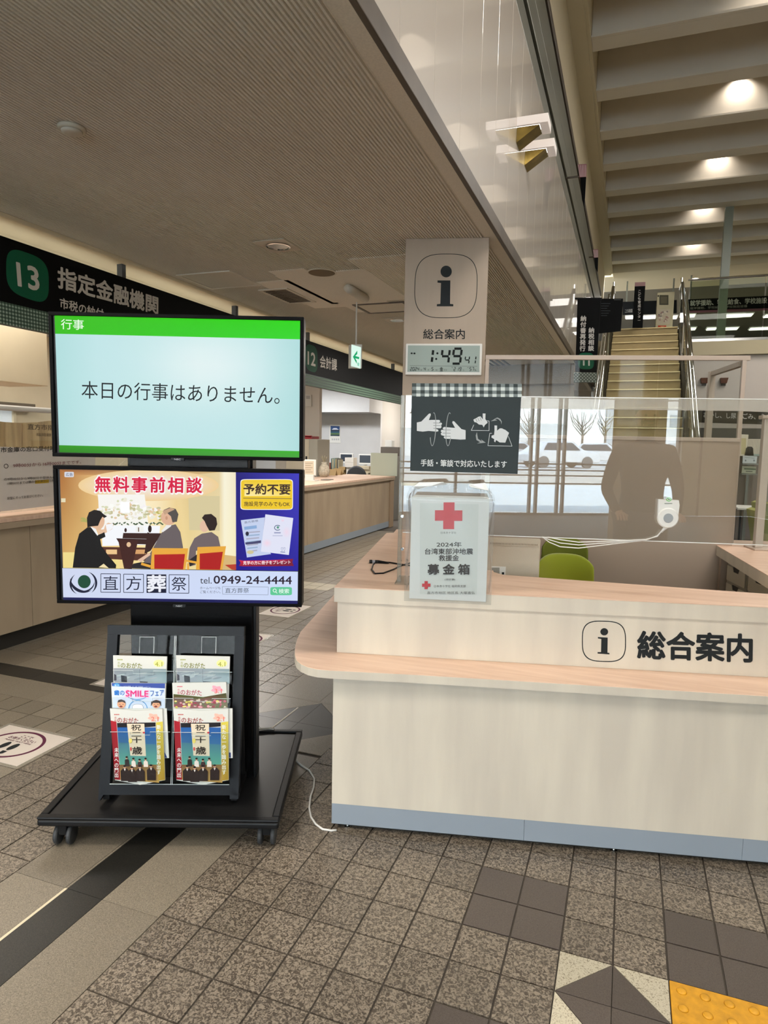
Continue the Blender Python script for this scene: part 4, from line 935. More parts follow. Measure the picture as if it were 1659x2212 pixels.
# ---------------- speaker unit with white leads on the front screen
q = lambda u, v, d=GD-.004: CF.d(u, v, d)
c = q(1440, 1118); rr_ = (q(1463, 1118)[0]-q(1417, 1118)[0])/2; tl, tr = q(1420, 1078), q(1466, 1080)
t = thing('intercom_speaker', 'white intercom speaker with green mark hanging on the front screen', 'speaker', CF, (c[0], GD, c[2]-rr_))
b = MB(CF); y1, y0 = GD-.004, GD-.022
b.prism([(0, 0)], 0, 0) if False else None
pl_ = [(tl[0], y1, tl[2]), (tr[0]-.004, y1, tr[2]), (tr[0], y1, tr[2]-.02), (c[0]+rr_*.95, y1, c[2]), (c[0]-rr_*.95, y1, c[2])]
b.plate(pl_, (0, -1, 0), .016); part('body', b, WHITE, t)
b = MB(CF); b.lathe((c[0], y0, c[2]), [(rr_*.9, -.004), (rr_, 0), (rr_, .012)], 36, 1); part('dial_housing', b, WHITE, t, smooth=False)
b = MB(CF); b.lathe((c[0], y0, c[2]), [(rr_*.42, -.007), (rr_*.46, -.0045)], 24, 1); part('speaker_grille', b, mat('grille_grey', (150, 154, 156), .5), t)
A = Art(CF.w((0, GD-.021, 0)), CF.uy, (1100, 840, 1659, 1280), 1659); A.ring(1023, 709, 17, 13, 5, (120, 190, 110), n=24); A.ell(1024, 709, 4, 4, (60, 130, 60)); A.rect(995, 733, 1045, 737, (110, 120, 110)); A.done('printed_mark', PRINT, t)
b = MB(CF); b.tube([tuple(q(1440, 1138)), tuple(q(1434, 1143)), tuple(q(1428, 1150))], .006, 8, taper=[1.3, 1, .6]); part('lead_sleeve', b, WHITE, t)
for k, off in enumerate(((0, 0), (0, -9), (6, -17))):
    L = [(1430, 1146), (1420, 1157-off[1]*.1), (1395, 1167+off[1]*.1), (1350, 1172+off[1]*.25), (1300, 1178+off[1]*.5), (1250, 1184+off[1]*.75), (1210, 1181+off[1]*.9), (1186, 1171+off[1]*.6), (1172, 1160+off[0]*.2)]
    b = MB(CF); b.tube([tuple(CF.d(u, v, GD-.008-.004*k)) for u, v in L], .0022, 6); part('lead', b, WHITE, t)
# ================================================================ SCREEN TROLLEY
a0, a1, d1 = -1.222, -.338, .785
t = thing('display_trolley', 'black wheeled trolley carrying two landscape screens on a central column', 'trolley', SF, (-.78, .39, 0))
b = MB(SF); b.box(a0, a1, 0, d1, .086, .112, .008, 3); part('base_plate', b, BLACK, t)
TRAY = mat('black_laminate_tray', (26, 26, 27), .35, spec=.3, var=.15, vs=(6, 6, 6))
b = MB(SF); b.box(a0+.03, a1-.03, .03, d1-.03, .1125, .1145); part('tray_panel', b, TRAY, t)
for (p0, p1, r0, r1) in ((a0, a1, 0, .028), (a0, a1, d1-.028, d1), (a0, a0+.028, .029, d1-.029), (a1-.028, a1, .029, d1-.029)):
    b = MB(SF); b.box(p0, p1, r0, r1, .1125, .122, .004); part('rim', b, BLACK, t)
for (ca, cd) in ((a0+.085, .035), (a1-.05, .05), (a1-.06, d1-.07), (a0+.09, d1-.07)):
    b = MB(SF); b.box(ca-.016, ca+.016, cd-.02, cd+.02, .045, .086, .003); b.lathe((ca, cd, .078), [(.02, 0), (.024, .008)], 14)
    cw = part('caster', b, BLACK, t)
    for s_ in (-1, 1):
        b = MB(SF); x = ca+s_*.024; b.lathe((x-.008, cd+.006, .0375), [(.02, -.002), (.034, 0), (.0372, .004), (.0372, .012), (.034, .016), (.02, .018)], 24, 0); part('wheel', b, RUB, cw)
b = MB(SF); b.box(-.985, -.492, .32, .40, .1125, 1.86, .004); part('column', b, BLACKG, t)
b = MB(SF); b.box(-.492, -.480, .33, .40, .1125, .90, .002); part('column_edge', b, BLACK, t)
for z in (1.12, 1.66):
    b = MB(SF); b.box(-.96, -.52, .262, .319, z-.11, z+.11, .003); part('screen_bracket', b, BLACK, t)
b = MB(SF); b.box(-.96, -.50, .27, .318, 1.40, 1.44, .003); part('crossbar', b, BLACK, t)
b = MB(SF); b.tube([tuple(SF.d(u, v, .285)) for u, v in ((500, 990), (504, 1006), (516, 1008), (530, 999), (541, 990))], .004, 8); part('signal_cable', b, BLACK, t)
TVa = (SF.d(111, 850, .195)[0], SF.d(655.5, 850, .195)[0])
def tv(v_top, v_bot, label, uc):
    zt_ = SF.d(uc, v_top, .195)[2]; zb_ = SF.d(uc, v_bot, .195)[2]
    t = thing('display_screen', label, 'screen', SF, ((TVa[0]+TVa[1])/2, .195, zb_))
    x0, x1 = TVa
    b = MB(SF); b.box(x0, x1, .195, .26, zb_, zt_, .004, 2); part('housing', b, BLACK, t)
    g = .0135
    for (p0, p1, r0, r1) in ((x0, x1, zt_-g, zt_), (x0, x1, zb_, zb_+g), (x0, x0+g, zb_+g, zt_-g), (x1-g, x1, zb_+g, zt_-g)):
        b = MB(SF); b.box(p0, p1, .187, .1945, r0, r1, .002); part('bezel', b, mat('black_bezel', (9, 9, 10), .6, spec=.06), t)
    c = (x0+x1)/2; b = MB(SF); b.box(c-.025, c+.025, .184, .194, zb_-.008, zb_+.004, .002); part('badge', b, FRAMEK, t)
    return t, c, zb_
tv1, c1, zb1_ = tv(679.5, 991, 'upper screen of the trolley, pale blue picture with a green title bar', 383)
tv2, c2, zb2_ = tv(1010, 1306.5, 'lower screen of the trolley, advertisement with three seated people', 387)
for tvx, cc, zz in ((tv1, c1, zb1_), (tv2, c2, zb2_)):
    A = Art(SF.w((0, .184, 0)), SF.uy); p = [pix(SF.w((cc+k, .184, zz+h)))[:2] for k, h in ((-.012, -.005), (.012, -.005), (-.012, .001))]
    A.text('NEC', *p, (170, 174, 178), .02); A.done('badge_lettering', PRINT, tvx)
SP = SF.w((0, .1945, 0))
A = Art(SP, SF.uy, step=.00006)
TL, TR, BL, BR = (118, 681), (648.6, 693), (128.5, 977), (646.8, 990)
def lerp(p, q, t): return (p[0]+(q[0]-p[0])*t, p[1]+(q[1]-p[1])*t)
def uvp(u, v): return lerp(lerp(TL, TR, u), lerp(BL, BR, u), v)
GB = (38, 196, 12)
nx_, ny_ = 12, 8
vt, vb = .135, .948
for i in range(nx_):
    for j in range(ny_):
        P4 = [(i/nx_, j/ny_), ((i+1)/nx_, j/ny_), ((i+1)/nx_, (j+1)/ny_), (i/nx_, (j+1)/ny_)]
        def colr(u, v):
            g = math.exp(-((u-.62)**2/.06+(v-.25)**2/.12)); e = min(u, 1-u)*6; e = min(1, e)
            return tuple(int(c) for c in (176+16*e+34*g, 220+8*e+14*g, 220+10*e+12*g))
        cs = [colr(u, v) for u, v in P4]
        A.poly([uvp(u, vt+(vb-vt)*v) for u, v in P4], cs); A.lay -= A.step
A.lay += A.step
A.poly([uvp(0, 0), uvp(1, 0), uvp(1, vt), uvp(0, vt)], [(52, 188, 8), (40, 214, 6), (50, 214, 40), (50, 190, 12)])
A.poly([uvp(0, vb), uvp(1, vb), uvp(1, 1), uvp(0, 1)], [(44, 152, 18), (60, 176, 40), (70, 160, 62), (38, 132, 14)])
A.text('行事', (132, 711), (181, 713), (132, 689), (236, 252, 232), .006)
A.view((0, 440, 420, 1000), 1659)
A.text('本日の行事はありません。', (697, 1662), (2385, 1712), (697, 1512), (24, 30, 36), -.004)
A.done('picture', SCREEN, tv1)
# ---- lower picture
A = Art(SP, SF.uy, (110, 960, 670, 1320), 1659, step=.00003)
cols = [(57, (168, 104, 48), (214, 170, 100)), (300, (226, 182, 118), (238, 204, 130)), (600, (252, 238, 206), (246, 226, 160)), (800, (236, 208, 152), (238, 212, 140)), (880, (222, 196, 140), (236, 214, 150)), (1075, (226, 206, 158), (240, 222, 170)), (1110, (246, 240, 216), (248, 240, 206)), (1185, (240, 228, 196), (246, 236, 190))]
for (xa, ta, ba), (xb, tb, bb) in zip(cols, cols[1:]):
    ya = 160+(xa-57)*.016; yb = 160+(xb-57)*.016; A.poly([(xa, ya), (xb, yb), (xb+(1185-xb)*.018, 790+(xb-57)*.012), (xa+(1185-xa)*.018, 790+(xa-57)*.012)], [ta, tb, bb, ba]); A.lay -= A.step
A.lay += A.step
A.poly([(57, 160), (1080, 176), (900, 196), (150, 196)], [(150, 88, 40), (206, 176, 120), (214, 180, 130), (196, 140, 80)])
A.poly([(78, 690), (430, 690), (440, 795), (78, 790)], (238, 218, 140)); A.poly([(1060, 700), (1187, 716), (1187, 803), (1070, 800)], (214, 180, 120))
A.poly([(880, 330), (1080, 330), (1080, 552), (886, 548)], (214, 200, 156)); A.rect(66, 345, 94, 370, (226, 216, 180))
A.poly([(303, 300), (582, 302), (582, 440), (305, 440)], (238, 226, 206))
A.ell(625, 262, 450, 100, (240, 236, 236), 40, rim=(238, 206, 150)); A.poly([(300, 320), (600, 320), (640, 640), (330, 640)], (246, 244, 238))
rs = random.Random(11)
for k in range(150):
    x = 305+rs.random()*400; y = 345+rs.random()*130; w = 1-abs(x-480)/260
    if y < 345+90*(1-max(w, 0)): y += 60
    A.ell(x, y, rs.uniform(7, 17), rs.uniform(5, 12), rs.choice([(250, 250, 244), (236, 232, 214), (212, 214, 178), (226, 196, 158), (244, 240, 240), (196, 190, 150)]), 8); A.lay -= A.step*.8
for k in range(46): A.ell(400+k*7, 506+6*math.sin(k), 7, 5, rs.choice([(58, 84, 56), (90, 110, 80), (240, 240, 234)]), 7); A.lay -= A.step*.8
A.rect(445, 368, 505, 438, (252, 254, 255)); A.poly([(345, 520), (700, 520), (690, 640), (330, 650)], (244, 246, 250))
for k in range(20): A.ell(195+rs.random()*50, 470+rs.random()*26, 12, 5, (176, 172, 96), 7)
for k in range(14): A.ell(675+rs.random()*40, 425+rs.random()*60, 10, 8, rs.choice([(226, 214, 150), (190, 180, 100)]), 7)
DB = (54, 26, 22)
A.poly([(465, 566), (712, 568), (700, 606), (460, 600)], DB); A.poly([(420, 600), (650, 606), (640, 640), (440, 634)], DB); A.poly([(322, 655), (620, 660), (616, 745), (330, 730)], (84, 44, 32)); A.rect(355, 672, 425, 702, (236, 196, 140)); A.rect(540, 672, 610, 700, (214, 160, 104))
A.poly([(432, 610), (560, 612), (520, 795), (470, 793)], (64, 28, 24)); A.poly([(620, 560), (690, 600), (640, 680), (600, 700)], DB); A.ell(500, 640, 14, 16, (226, 190, 150), 14)
A.ell(480, 548, 8, 14, DB, 10); A.ell(635, 540, 12, 24, (40, 22, 18), 12); A.rect(545, 525, 595, 560, (240, 240, 236)); A.rect(560, 530, 566, 558, (90, 60, 30))
# man in black on the left
SK = (226, 184, 150)
A.poly([(300, 548), (342, 542), (350, 515), (368, 500), (404, 508), (396, 540), (352, 566), (310, 580)], (228, 190, 158)); A.poly([(352, 512), (400, 505), (398, 536), (362, 560)], (244, 244, 246))
A.ell(298, 490, 48, 58, SK, 22); A.poly([(236, 530), (233, 470), (246, 434), (280, 418), (316, 424), (340, 446), (362, 460), (344, 470), (332, 462), (318, 486), (304, 520), (262, 524)], (24, 18, 18))
A.poly([(142, 788), (158, 660), (184, 570), (236, 530), (262, 527), (300, 580), (330, 568), (344, 560), (352, 590), (318, 606), (326, 650), (370, 710), (420, 770), (418, 792)], (14, 13, 15)); A.poly([(254, 524), (300, 584), (306, 576), (290, 540)], (240, 240, 240)); A.poly([(308, 785), (340, 762), (372, 790)], (238, 220, 170))
# older man in grey
A.poly([(640, 690), (668, 640), (705, 570), (760, 520), (800, 510), (830, 560), (848, 662), (700, 700), (660, 720), (640, 780), (590, 760)], (104, 94, 96)); A.poly([(706, 556), (742, 515), (776, 504), (770, 524), (720, 560)], (234, 232, 230))
A.ell(756, 466, 50, 50, (222, 178, 148), 22); A.poly([(722, 420), (760, 403), (800, 412), (818, 446), (808, 494), (780, 498), (770, 460), (748, 440)], (84, 78, 74)); A.poly([(716, 425), (770, 404), (795, 416), (760, 432), (730, 450)], (196, 160, 130)); A.ell(742, 470, 8, 12, (200, 150, 120), 10)
A.poly([(556, 740), (632, 690), (640, 706), (612, 726), (580, 752)], (226, 186, 160)); A.poly([(512, 792), (530, 762), (580, 752), (640, 760), (650, 796)], (36, 32, 36))
# woman
A.poly([(880, 740), (890, 660), (920, 600), (968, 570), (1030, 560), (1072, 590), (1086, 652), (930, 680), (928, 770), (890, 780)], (112, 98, 100)); A.ell(984, 522, 30, 38, (226, 186, 160), 16)
A.poly([(968, 470), (985, 448), (1028, 444), (1060, 470), (1066, 510), (1050, 548), (1016, 552), (998, 520), (985, 490)], (40, 26, 24)); A.poly([(940, 700), (960, 690), (930, 760), (890, 780), (884, 740)], (40, 34, 38))
OR = (232, 168, 60); RD2 = (176, 24, 24)
for (x0, y0, x1, y1, x2, y2, x3, y3) in ((650, 662, 880, 664, 862, 800, 640, 796), (940, 656, 1122, 650, 1098, 802, 930, 800)):
    A.poly([(x0, y0), (x1, y1), (x2, y2), (x3, y3)], OR); A.poly([(x0+14, y0+42), (x1-20, y1+36), (x2-14, y2-2), (x3+24, y3-2)], RD2)
A.line([(580, 762), (640, 780)], 16, OR); A.line([(864, 742), (938, 756)], 14, OR); A.line([(880, 760), (880, 800)], 12, OR); A.poly([(1115, 770), (1187, 765), (1187, 803), (1160, 800)], (186, 60, 40))
A.lay += A.step
A.text('無料事前相談', (283, 308), (972, 318), (285, 200), (250, 244, 246), .055, spacing=1.22); A.text('無料事前相談', (288, 302), (966, 310), (288, 206), (214, 20, 66), .028, spacing=1.22)
# right panel
A.poly([(1185, 178), (1592, 182), (1583, 808), (1187, 803)], [(30, 24, 120), (62, 58, 190), (36, 28, 160), (22, 14, 140)])
A.sup(1382, 320, 168, 98, (250, 250, 240), 14); A.sup(1382, 320, 164, 94, (238, 200, 40), 14)
A.poly([(1240, 232), (1530, 232), (1530, 330), (1240, 330)], [(238, 200, 40), (240, 204, 40), (246, 220, 110), (250, 236, 170)]); A.line([(1232, 343), (1540, 347)], 4, (110, 90, 60))
A.tbox('予約不要', 1235, 252, 1532, 318, (62, 42, 36), .03, 2); A.tbox('施設見学のみでもOK', 1238, 364, 1530, 394, (62, 42, 36), .012, 2)
A.poly([(1217, 484), (1370, 466), (1356, 600), (1410, 700), (1256, 722)], (196, 208, 236)); A.text('直方葬祭', (1240, 506), (1330, 494), (1238, 492), (90, 96, 120), 0); A.poly([(1238, 526), (1318, 516), (1320, 536), (1240, 546)], (136, 170, 214))
for k in range(7): A.poly([(1248+k*2, 560+k*20), (1340-k*3, 552+k*20), (1340-k*3, 560+k*20), (1248+k*2, 568+k*20)], (150, 176, 206) if k % 2 else (170, 170, 190))
A.poly([(1245, 626), (1300, 620), (1346, 612), (1346, 630), (1248, 640)], (70, 70, 110)); A.ell(1278, 688, 22, 12, (206, 196, 150), 14); A.ell(1258, 570, 11, 14, (40, 40, 60), 12)
A.poly([(1374, 446), (1552, 470), (1524, 706), (1345, 684)], (224, 226, 244)); A.ring(1452, 532, 22, 18, 5, (90, 110, 140), n=20, a0=40, a1=320); A.ell(1454, 530, 8, 8, (90, 150, 130), 12); A.ell(1485, 486, 14, 10, (238, 206, 226), 10, rim=(224, 226, 244)); A.ell(1385, 630, 34, 30, (240, 212, 228), 14, rim=(224, 226, 244)); A.ell(1510, 560, 30, 40, (236, 216, 234), 14, rim=(224, 226, 244)); A.line([(1470, 686), (1500, 688)], 5, (110, 120, 170)); A.tbox('♡♡', 1474, 658, 1502, 682, (110, 120, 170), 0); A.rect(1430, 560, 1472, 568, (150, 156, 190)); A.rect(1420, 580, 1484, 586, (190, 194, 220))
A.poly([(1204, 736), (1230, 742), (1380, 740), (1552, 730), (1546, 752), (1556, 776), (1400, 778), (1226, 778), (1206, 776), (1216, 756)], [(190, 24, 60), (220, 30, 70), (214, 34, 84), (130, 24, 60), (120, 20, 50), (120, 20, 50), (200, 30, 70), (214, 30, 60), (150, 20, 50), (190, 24, 60)])
A.tbox('見学の方に冊子をプレゼント', 1232, 745, 1534, 769, (255, 246, 248), .012, -6)
# footer
A.poly([(78, 790), (1582, 812), (1580, 1000), (84, 978)], [(206, 214, 238), (206, 220, 248), (206, 220, 250), (208, 216, 240)])
A.poly([(84, 976), (1580, 998), (1579, 1026), (85, 1004)], [(18, 22, 84), (22, 24, 96), (18, 18, 84), (16, 20, 70)])
A.ell(218, 876, 41, 42, (22, 74, 52), 32); NV = (22, 26, 54)
def cres(cx, cy, r, a0_, a1_, w):
    O, I = [], []
    for i in range(21):
        f = i/20; a = math.radians(a0_+(a1_-a0_)*f); k = w*math.sin(math.pi*f); O.append((cx+r*math.cos(a), cy+r*math.sin(a)*.95)); I.append((cx+(r-k)*math.cos(a), cy+(r-k)*math.sin(a)*.95))
    A.poly(O+I[::-1], NV)
cres(225, 884, 76, -75, 60, 14); cres(212, 868, 84, 50, 190, 20); cres(196, 890, 72, 110, 240, 12); cres(222, 880, 62, -10, 120, 9)
for k, (x0, x1, ch) in enumerate(((324, 449, '直'), (470, 596, '方'), (616, 742, '葬'), (760, 886, '祭'))):
    y0 = 826+k*1.8; y1 = y0+118
    if ch == '葬': A.rect(x0, y0, x1, y1, NV); A.tbox(ch, x0+6, y0+6, x1-6, y1-8, (236, 238, 246), .03)
    else:
        A.line([(x0, y0), (x1, y0+1), (x1, y1), (x0, y1-1), (x0, y0)], 4, NV); A.tbox(ch, x0+15, y0+14, x1-15, y1-16, NV, -.008)
A.tbox('tel.', 958, 846, 1032, 888, (56, 56, 66), .0, 1); A.text('0949-24-4444', (1045, 888), (1542, 892), (1045, 838), (42, 30, 50), .02)
A.tbox('ホームページも', 958, 908, 1088, 924, (70, 72, 84), 0); A.tbox('ご覧ください。', 958, 932, 1088, 950, (70, 72, 84), 0)
A.line([(1100, 907), (1394, 910), (1392, 960), (1102, 956), (1100, 907)], 3, (150, 160, 180)); A.tbox('直方葬祭', 1118, 916, 1270, 948, (76, 84, 96), 0)
A.sup(1475, 936, 69, 26, (96, 200, 150), 8); A.ring(1434, 932, 12, 12, 4, (240, 252, 246), n=18); A.line([(1440, 940), (1450, 950)], 4, (240, 252, 246)); A.tbox('検索', 1460, 921, 1526, 951, (232, 252, 242), .01)
A.sup(123, 192, 30, 17, (214, 216, 226), 8); A.tbox('広告', 102, 182, 146, 202, (40, 56, 96), .01)
A.done('picture', SCREEN, tv2)
# ---- brochure rack leaning in front of the column
r0 = SF.w((0, .10, .12)); r1 = SF.w((0, .225, .79)); up = (r1-r0)/np.linalg.norm(r1-r0); rn = np.cross(SF.ux, up); rn /= np.linalg.norm(rn)
if rn@(EYE-r0) < 0: rn = -rn
def rk(u, v, off=0): return tuple(SF.l(hit(u, v, r0+rn*off, rn)))
rnl = SF.l(SF.o+rn)
rack = thing('brochure_rack', 'black framed leaflet rack with clear pockets leaning on the trolley column', 'rack', SF, (-.78, .12, .122))
Oq = [(232, 1350.5), (527.7, 1354), (516, 1718), (215.5, 1717)]; Iq = [(254, 1370.5), (507, 1374), (496, 1695), (237, 1694.5)]
def bar(P4, th=.028, nm='frame_bar', m=FRAMEK):
    b = MB(SF); b.plate([rk(*p) for p in P4], tuple(-rnl), th); part(nm, b, m, rack)
bar([Oq[0], Oq[1], (Oq[1][0]-1, 1374), (Oq[0][0]+.5, 1370.5)]); bar([(236, 1694.5), (497, 1695), (515.6, 1718), (215.5, 1717)])
bar([(232, 1371), Iq[0], Iq[3], (214.6, 1731), (212, 1728)]); bar([Iq[1], (527.5, 1374.5), (514.6, 1726), (496, 1726), Iq[2]])
b = MB(SF)
for P in ((215, 1730), (222, 1752)): pass
q0 = SF.l(hit(214, 1731, r0, rn)); q1 = SF.l(hit(515, 1724, r0, rn))
part('rear_strut', MB(SF).box(q0[0]+.005, q0[0]+.03, q0[1]+.025, .319, .1225, .145, .002), BLACK, rack)
part('rear_strut', MB(SF).box(q1[0]-.035, q1[0]-.01, q1[1]+.025, .319, .1225, .145, .002), BLACK, rack)
for x in (q0[0]+.015, q1[0]-.022):
    b = MB(SF); b.tube([(x, q0[1]+.16 if False else .30, .145), (x, .236, .77)], .010, 8); part('rear_leg', b, BLACK, rack)
b = MB(SF); b.plate([rk(252, 1369), rk(508, 1372), rk(498, 1697), rk(236, 1696)], tuple(-rnl*.9), .002)
# clear back sheet sits behind the bars
for v in b.bm.verts: v.co -= Vector(rn*.012)
part('back_sheet', b, ACR, rack)
POC = [((245, 1412), (374, 1414), (374, 1476), (243, 1474)), ((381, 1414), (500, 1414), (500, 1478), (378, 1476)), ((243, 1471), (374, 1468), (372, 1535), (241, 1533)), ((378, 1473), (498, 1473), (497, 1535), (376, 1534)), ((239, 1531), (372, 1528), (366, 1693), (237, 1693)), ((374, 1531), (498, 1529), (496, 1695), (371, 1694))]
EDGE = mat('bright_edge', (214, 222, 222), .15, spec=1)
for k, P4 in enumerate(POC):
    off = .030+.012*(k//2)
    bx = [rk(*p, off) for p in P4] if False else [tuple(np.array(SF.l(hit(p[0], p[1], r0+rn*off, rn)))) for p in P4]
    b = MB(SF); yb = bx[3]; yc_ = bx[2]
    hgt = 26 if k < 4 else 112
    tl_ = SF.l(hit(P4[3][0]+1, P4[3][1]-hgt, r0+rn*off, rn)); tr_ = SF.l(hit(P4[2][0]+1, P4[2][1]-hgt, r0+rn*off, rn))
    b.plate([tuple(tl_), tuple(tr_), yc_, yb], tuple(rnl), .0015); pk = part('pocket', b, ACR, rack)
    b = MB(SF); b.tube([tuple(tl_), tuple((tl_*2+tr_)/3), tuple((tl_*2+tr_)/3-np.array([0, 0, .012])), tuple((tl_+tr_*2)/3-np.array([0, 0, .012])), tuple((tl_+tr_*2)/3), tuple(tr_)], .0009, 5); part('lip', b, EDGE, pk)
for u0, v0, u1, v1 in ((377.5, 1374, 369, 1695), (380.5, 1374, 372, 1695), (237, 1693.5, 495, 1695)):
    b = MB(SF); b.tube([rk(u0, v0, .004), rk(u1, v1, .004)], .0014, 6); part('sheet_joint', b, EDGE, rack)
for u0 in (301, 435):
    b = MB(SF); b.tube([rk(u0, 1411, .006), rk(u0+1, 1376, .006), rk(u0+32, 1376, .006), rk(u0+31, 1411, .006)], .0014, 6); part('hook', b, EDGE, rack)
# magazines
RP = lambda off: r0+rn*off
def magazine(P4, off, th, label, group=None, col=(206, 206, 200)):
    b = MB(SF); b.plate([tuple(SF.l(hit(u, v, RP(off), rn))) for u, v in P4], tuple(-rnl), th)
    m = mat('magazine_stock', col, .5, spec=.3); o = solo('magazine', b, m, label, 'magazine', group)
    return o, Art(RP(off), rn, (200, 1300, 560, 1780), 1659, step=.00005, first=.0004)
def c2p(P): return [(200+x*360/1659, 1300+y*360/1659) for x, y in P]
def title(A, x0, x1, y, col, num, ncol, sp):
    w = x1-x0
    A.tbox('●'*5, x0+w*.08, y-34, x0+w*.18, y-22, col, 0); A.tbox('市\n報', x0+w*.085, y-8, x0+w*.13, y+48, col, 0); A.tbox('のおがた', x0+w*.145, y-2, x0+w*.545, y+52, tuple(int(c*.8) for c in col), .014, 8)
    if sp == 'round': A.ell(x1-w*.14, y+8, w*.1, 36, (222, 226, 150), 20)
    else:
        pts = []
        for i in range(20):
            a = 2*math.pi*i/20; r = 1+.22*math.sin(5*a)+.12*math.cos(3*a); pts.append((x1-w*.17+w*.10*r*math.cos(a), y-2+38*r*math.sin(a)*.9))
        A.poly(pts, ncol)
    A.tbox(num, x1-w*.21, y-6, x1-w*.075, y+38, (150, 150, 60) if sp == 'round' else (214, 110, 96), .01)
for k, (dx, pos, sd) in enumerate(((0, 'top left', 0), (627, 'top right', 0))):
    P = [(204, 533), (740, 545), (742, 815), (216, 800)]; P = [(x+dx, y) for x, y in P]
    P2 = c2p([P[0], P[1], (P[1][0]-16, 1010), (P[0][0]+6, 1000)])
    o, A = magazine(P2, .022, .008, 'city bulletin with olive title 4.1 and cloudy sky, %s pocket of the rack' % pos)
    x0, x1 = P[0][0], P[1][0]-6; title(A, x0, x1, 604, (150, 156, 60), '4.1', None, 'round')
    A.poly([(x0+6, 660), (x1, 668), (x1+4, 815), (x0+14, 800)], [(140, 144, 152), (128, 148, 154), (150, 168, 174), (150, 152, 160)])
    for i in range(14): A.ell(x0+60+rs.random()*(x1-x0-120), 700+rs.random()*70, 46, 9, rs.choice([(156, 162, 168), (170, 178, 182), (128, 138, 146)]), 12, rot=-12); A.lay -= A.step*.5
    A.poly([(x0+80, 730), (x0+138, 742), (x0+140, 800), (x0+84, 795)], (40, 42, 50)); A.poly([(x0+10, 715), (x0+34, 730), (x0+36, 780), (x0+10, 785)], (56, 50, 60)); A.line([(x0+266, 668), (x0+268, 812)], 3, (96, 100, 110)); A.poly([(x0+270, 790), (x0+345, 795), (x0+345, 815), (x0+270, 812)], (60, 64, 78))
    A.done('cover_print', PRINT, o)
P = [(184, 803), (742, 800), (736, 1060), (206, 1060)]
o, A = magazine(c2p([(184, 806), (722, 812), (744, 806), (770, 1480), (722, 1520), (240, 1500)]) if False else c2p([(184, 806), (728, 812), (714, 1300), (206, 1290)]), .034, .008, 'blue and white dental fair leaflet reading SMILE in the middle left pocket')
A.poly([(190, 808), (722, 812), (720, 862), (194, 838)], (58, 78, 150)); A.ell(240, 834, 34, 24, (54, 140, 200), 16); A.tbox('直方', 218, 822, 264, 840, (220, 236, 250), .006)
A.text('お口の健康、むし歯に歯周病にメラニン!', (310, 852), (575, 860), (310, 834), (214, 226, 244), 0)
A.poly([(194, 840), (720, 862), (722, 1078), (206, 1056)], (204, 214, 234))
A.text('歯', (217, 928), (266, 930), (217, 878), (34, 110, 190), .04); A.text('の', (274, 928), (318, 930), (274, 884), (34, 110, 190), .02); A.text('SMILE', (326, 946), (564, 950), (326, 876), (244, 190, 214), .07); A.text('SMILE', (334, 940), (556, 944), (334, 882), (206, 50, 120), .03); A.text('フェア', (578, 938), (712, 930), (576, 884), (34, 96, 170), .012)
A.ring(454, 1068, 96, 92, 7, (60, 140, 200), a0=180, a1=360); A.ring(446, 890, 130, 84, 6, (60, 140, 200), a0=45, a1=135, n=16); A.sup(452, 1060, 56, 44, (238, 240, 246), 3.2); A.ring(452, 1060, 56, 44, 3, (110, 116, 130), p=3.2, a0=180, a1=360)
for cx, m_ in ((290, 0), (636, 1)):
    A.ell(cx, 1016, 42, 42, (226, 160, 120), 20); A.poly([(cx-40, 1000), (cx-30, 976), (cx, 970), (cx+34, 984), (cx+44, 1010), (cx+10, 994)] if not m_ else [(cx-54, 1040), (cx-50, 990), (cx, 974), (cx+46, 992), (cx+50, 1040), (cx+30, 1004), (cx-30, 1004)], (48, 30, 28)); A.ell(cx-4, 1040, 16, 9, (120, 40, 36), 12)
    A.line([(cx-24, 1018), (cx-8, 1020)], 4, (60, 30, 30)); A.line([(cx+8, 1020), (cx+24, 1018)], 4, (60, 30, 30))
A.done('cover_print', PRINT, o)
o, A = magazine(c2p([(792, 808), (1330, 800), (1350, 1300), (812, 1290)]), .034, .008, 'city bulletin with pink title and spring flowers, middle right pocket of the rack')
title(A, 800, 1325, 872, (206, 90, 110), '3.1', (240, 160, 176), 'star')
A.poly([(806, 918), (1100, 948), (1330, 908), (1346, 1052), (1180, 1078), (810, 1046)], [(66, 78, 36), (70, 84, 40), (60, 66, 34), (120, 110, 80), (150, 90, 90), (140, 60, 74)])
for i in range(60): A.ell(820+rs.random()*500, 975+rs.random()*75, rs.uniform(8, 20), rs.uniform(7, 15), rs.choice([(206, 96, 120), (226, 150, 160), (214, 196, 90), (240, 216, 120), (150, 40, 60), (210, 190, 170), (90, 100, 60)]), 10); A.lay -= A.step*.8
A.done('cover_print', PRINT, o)
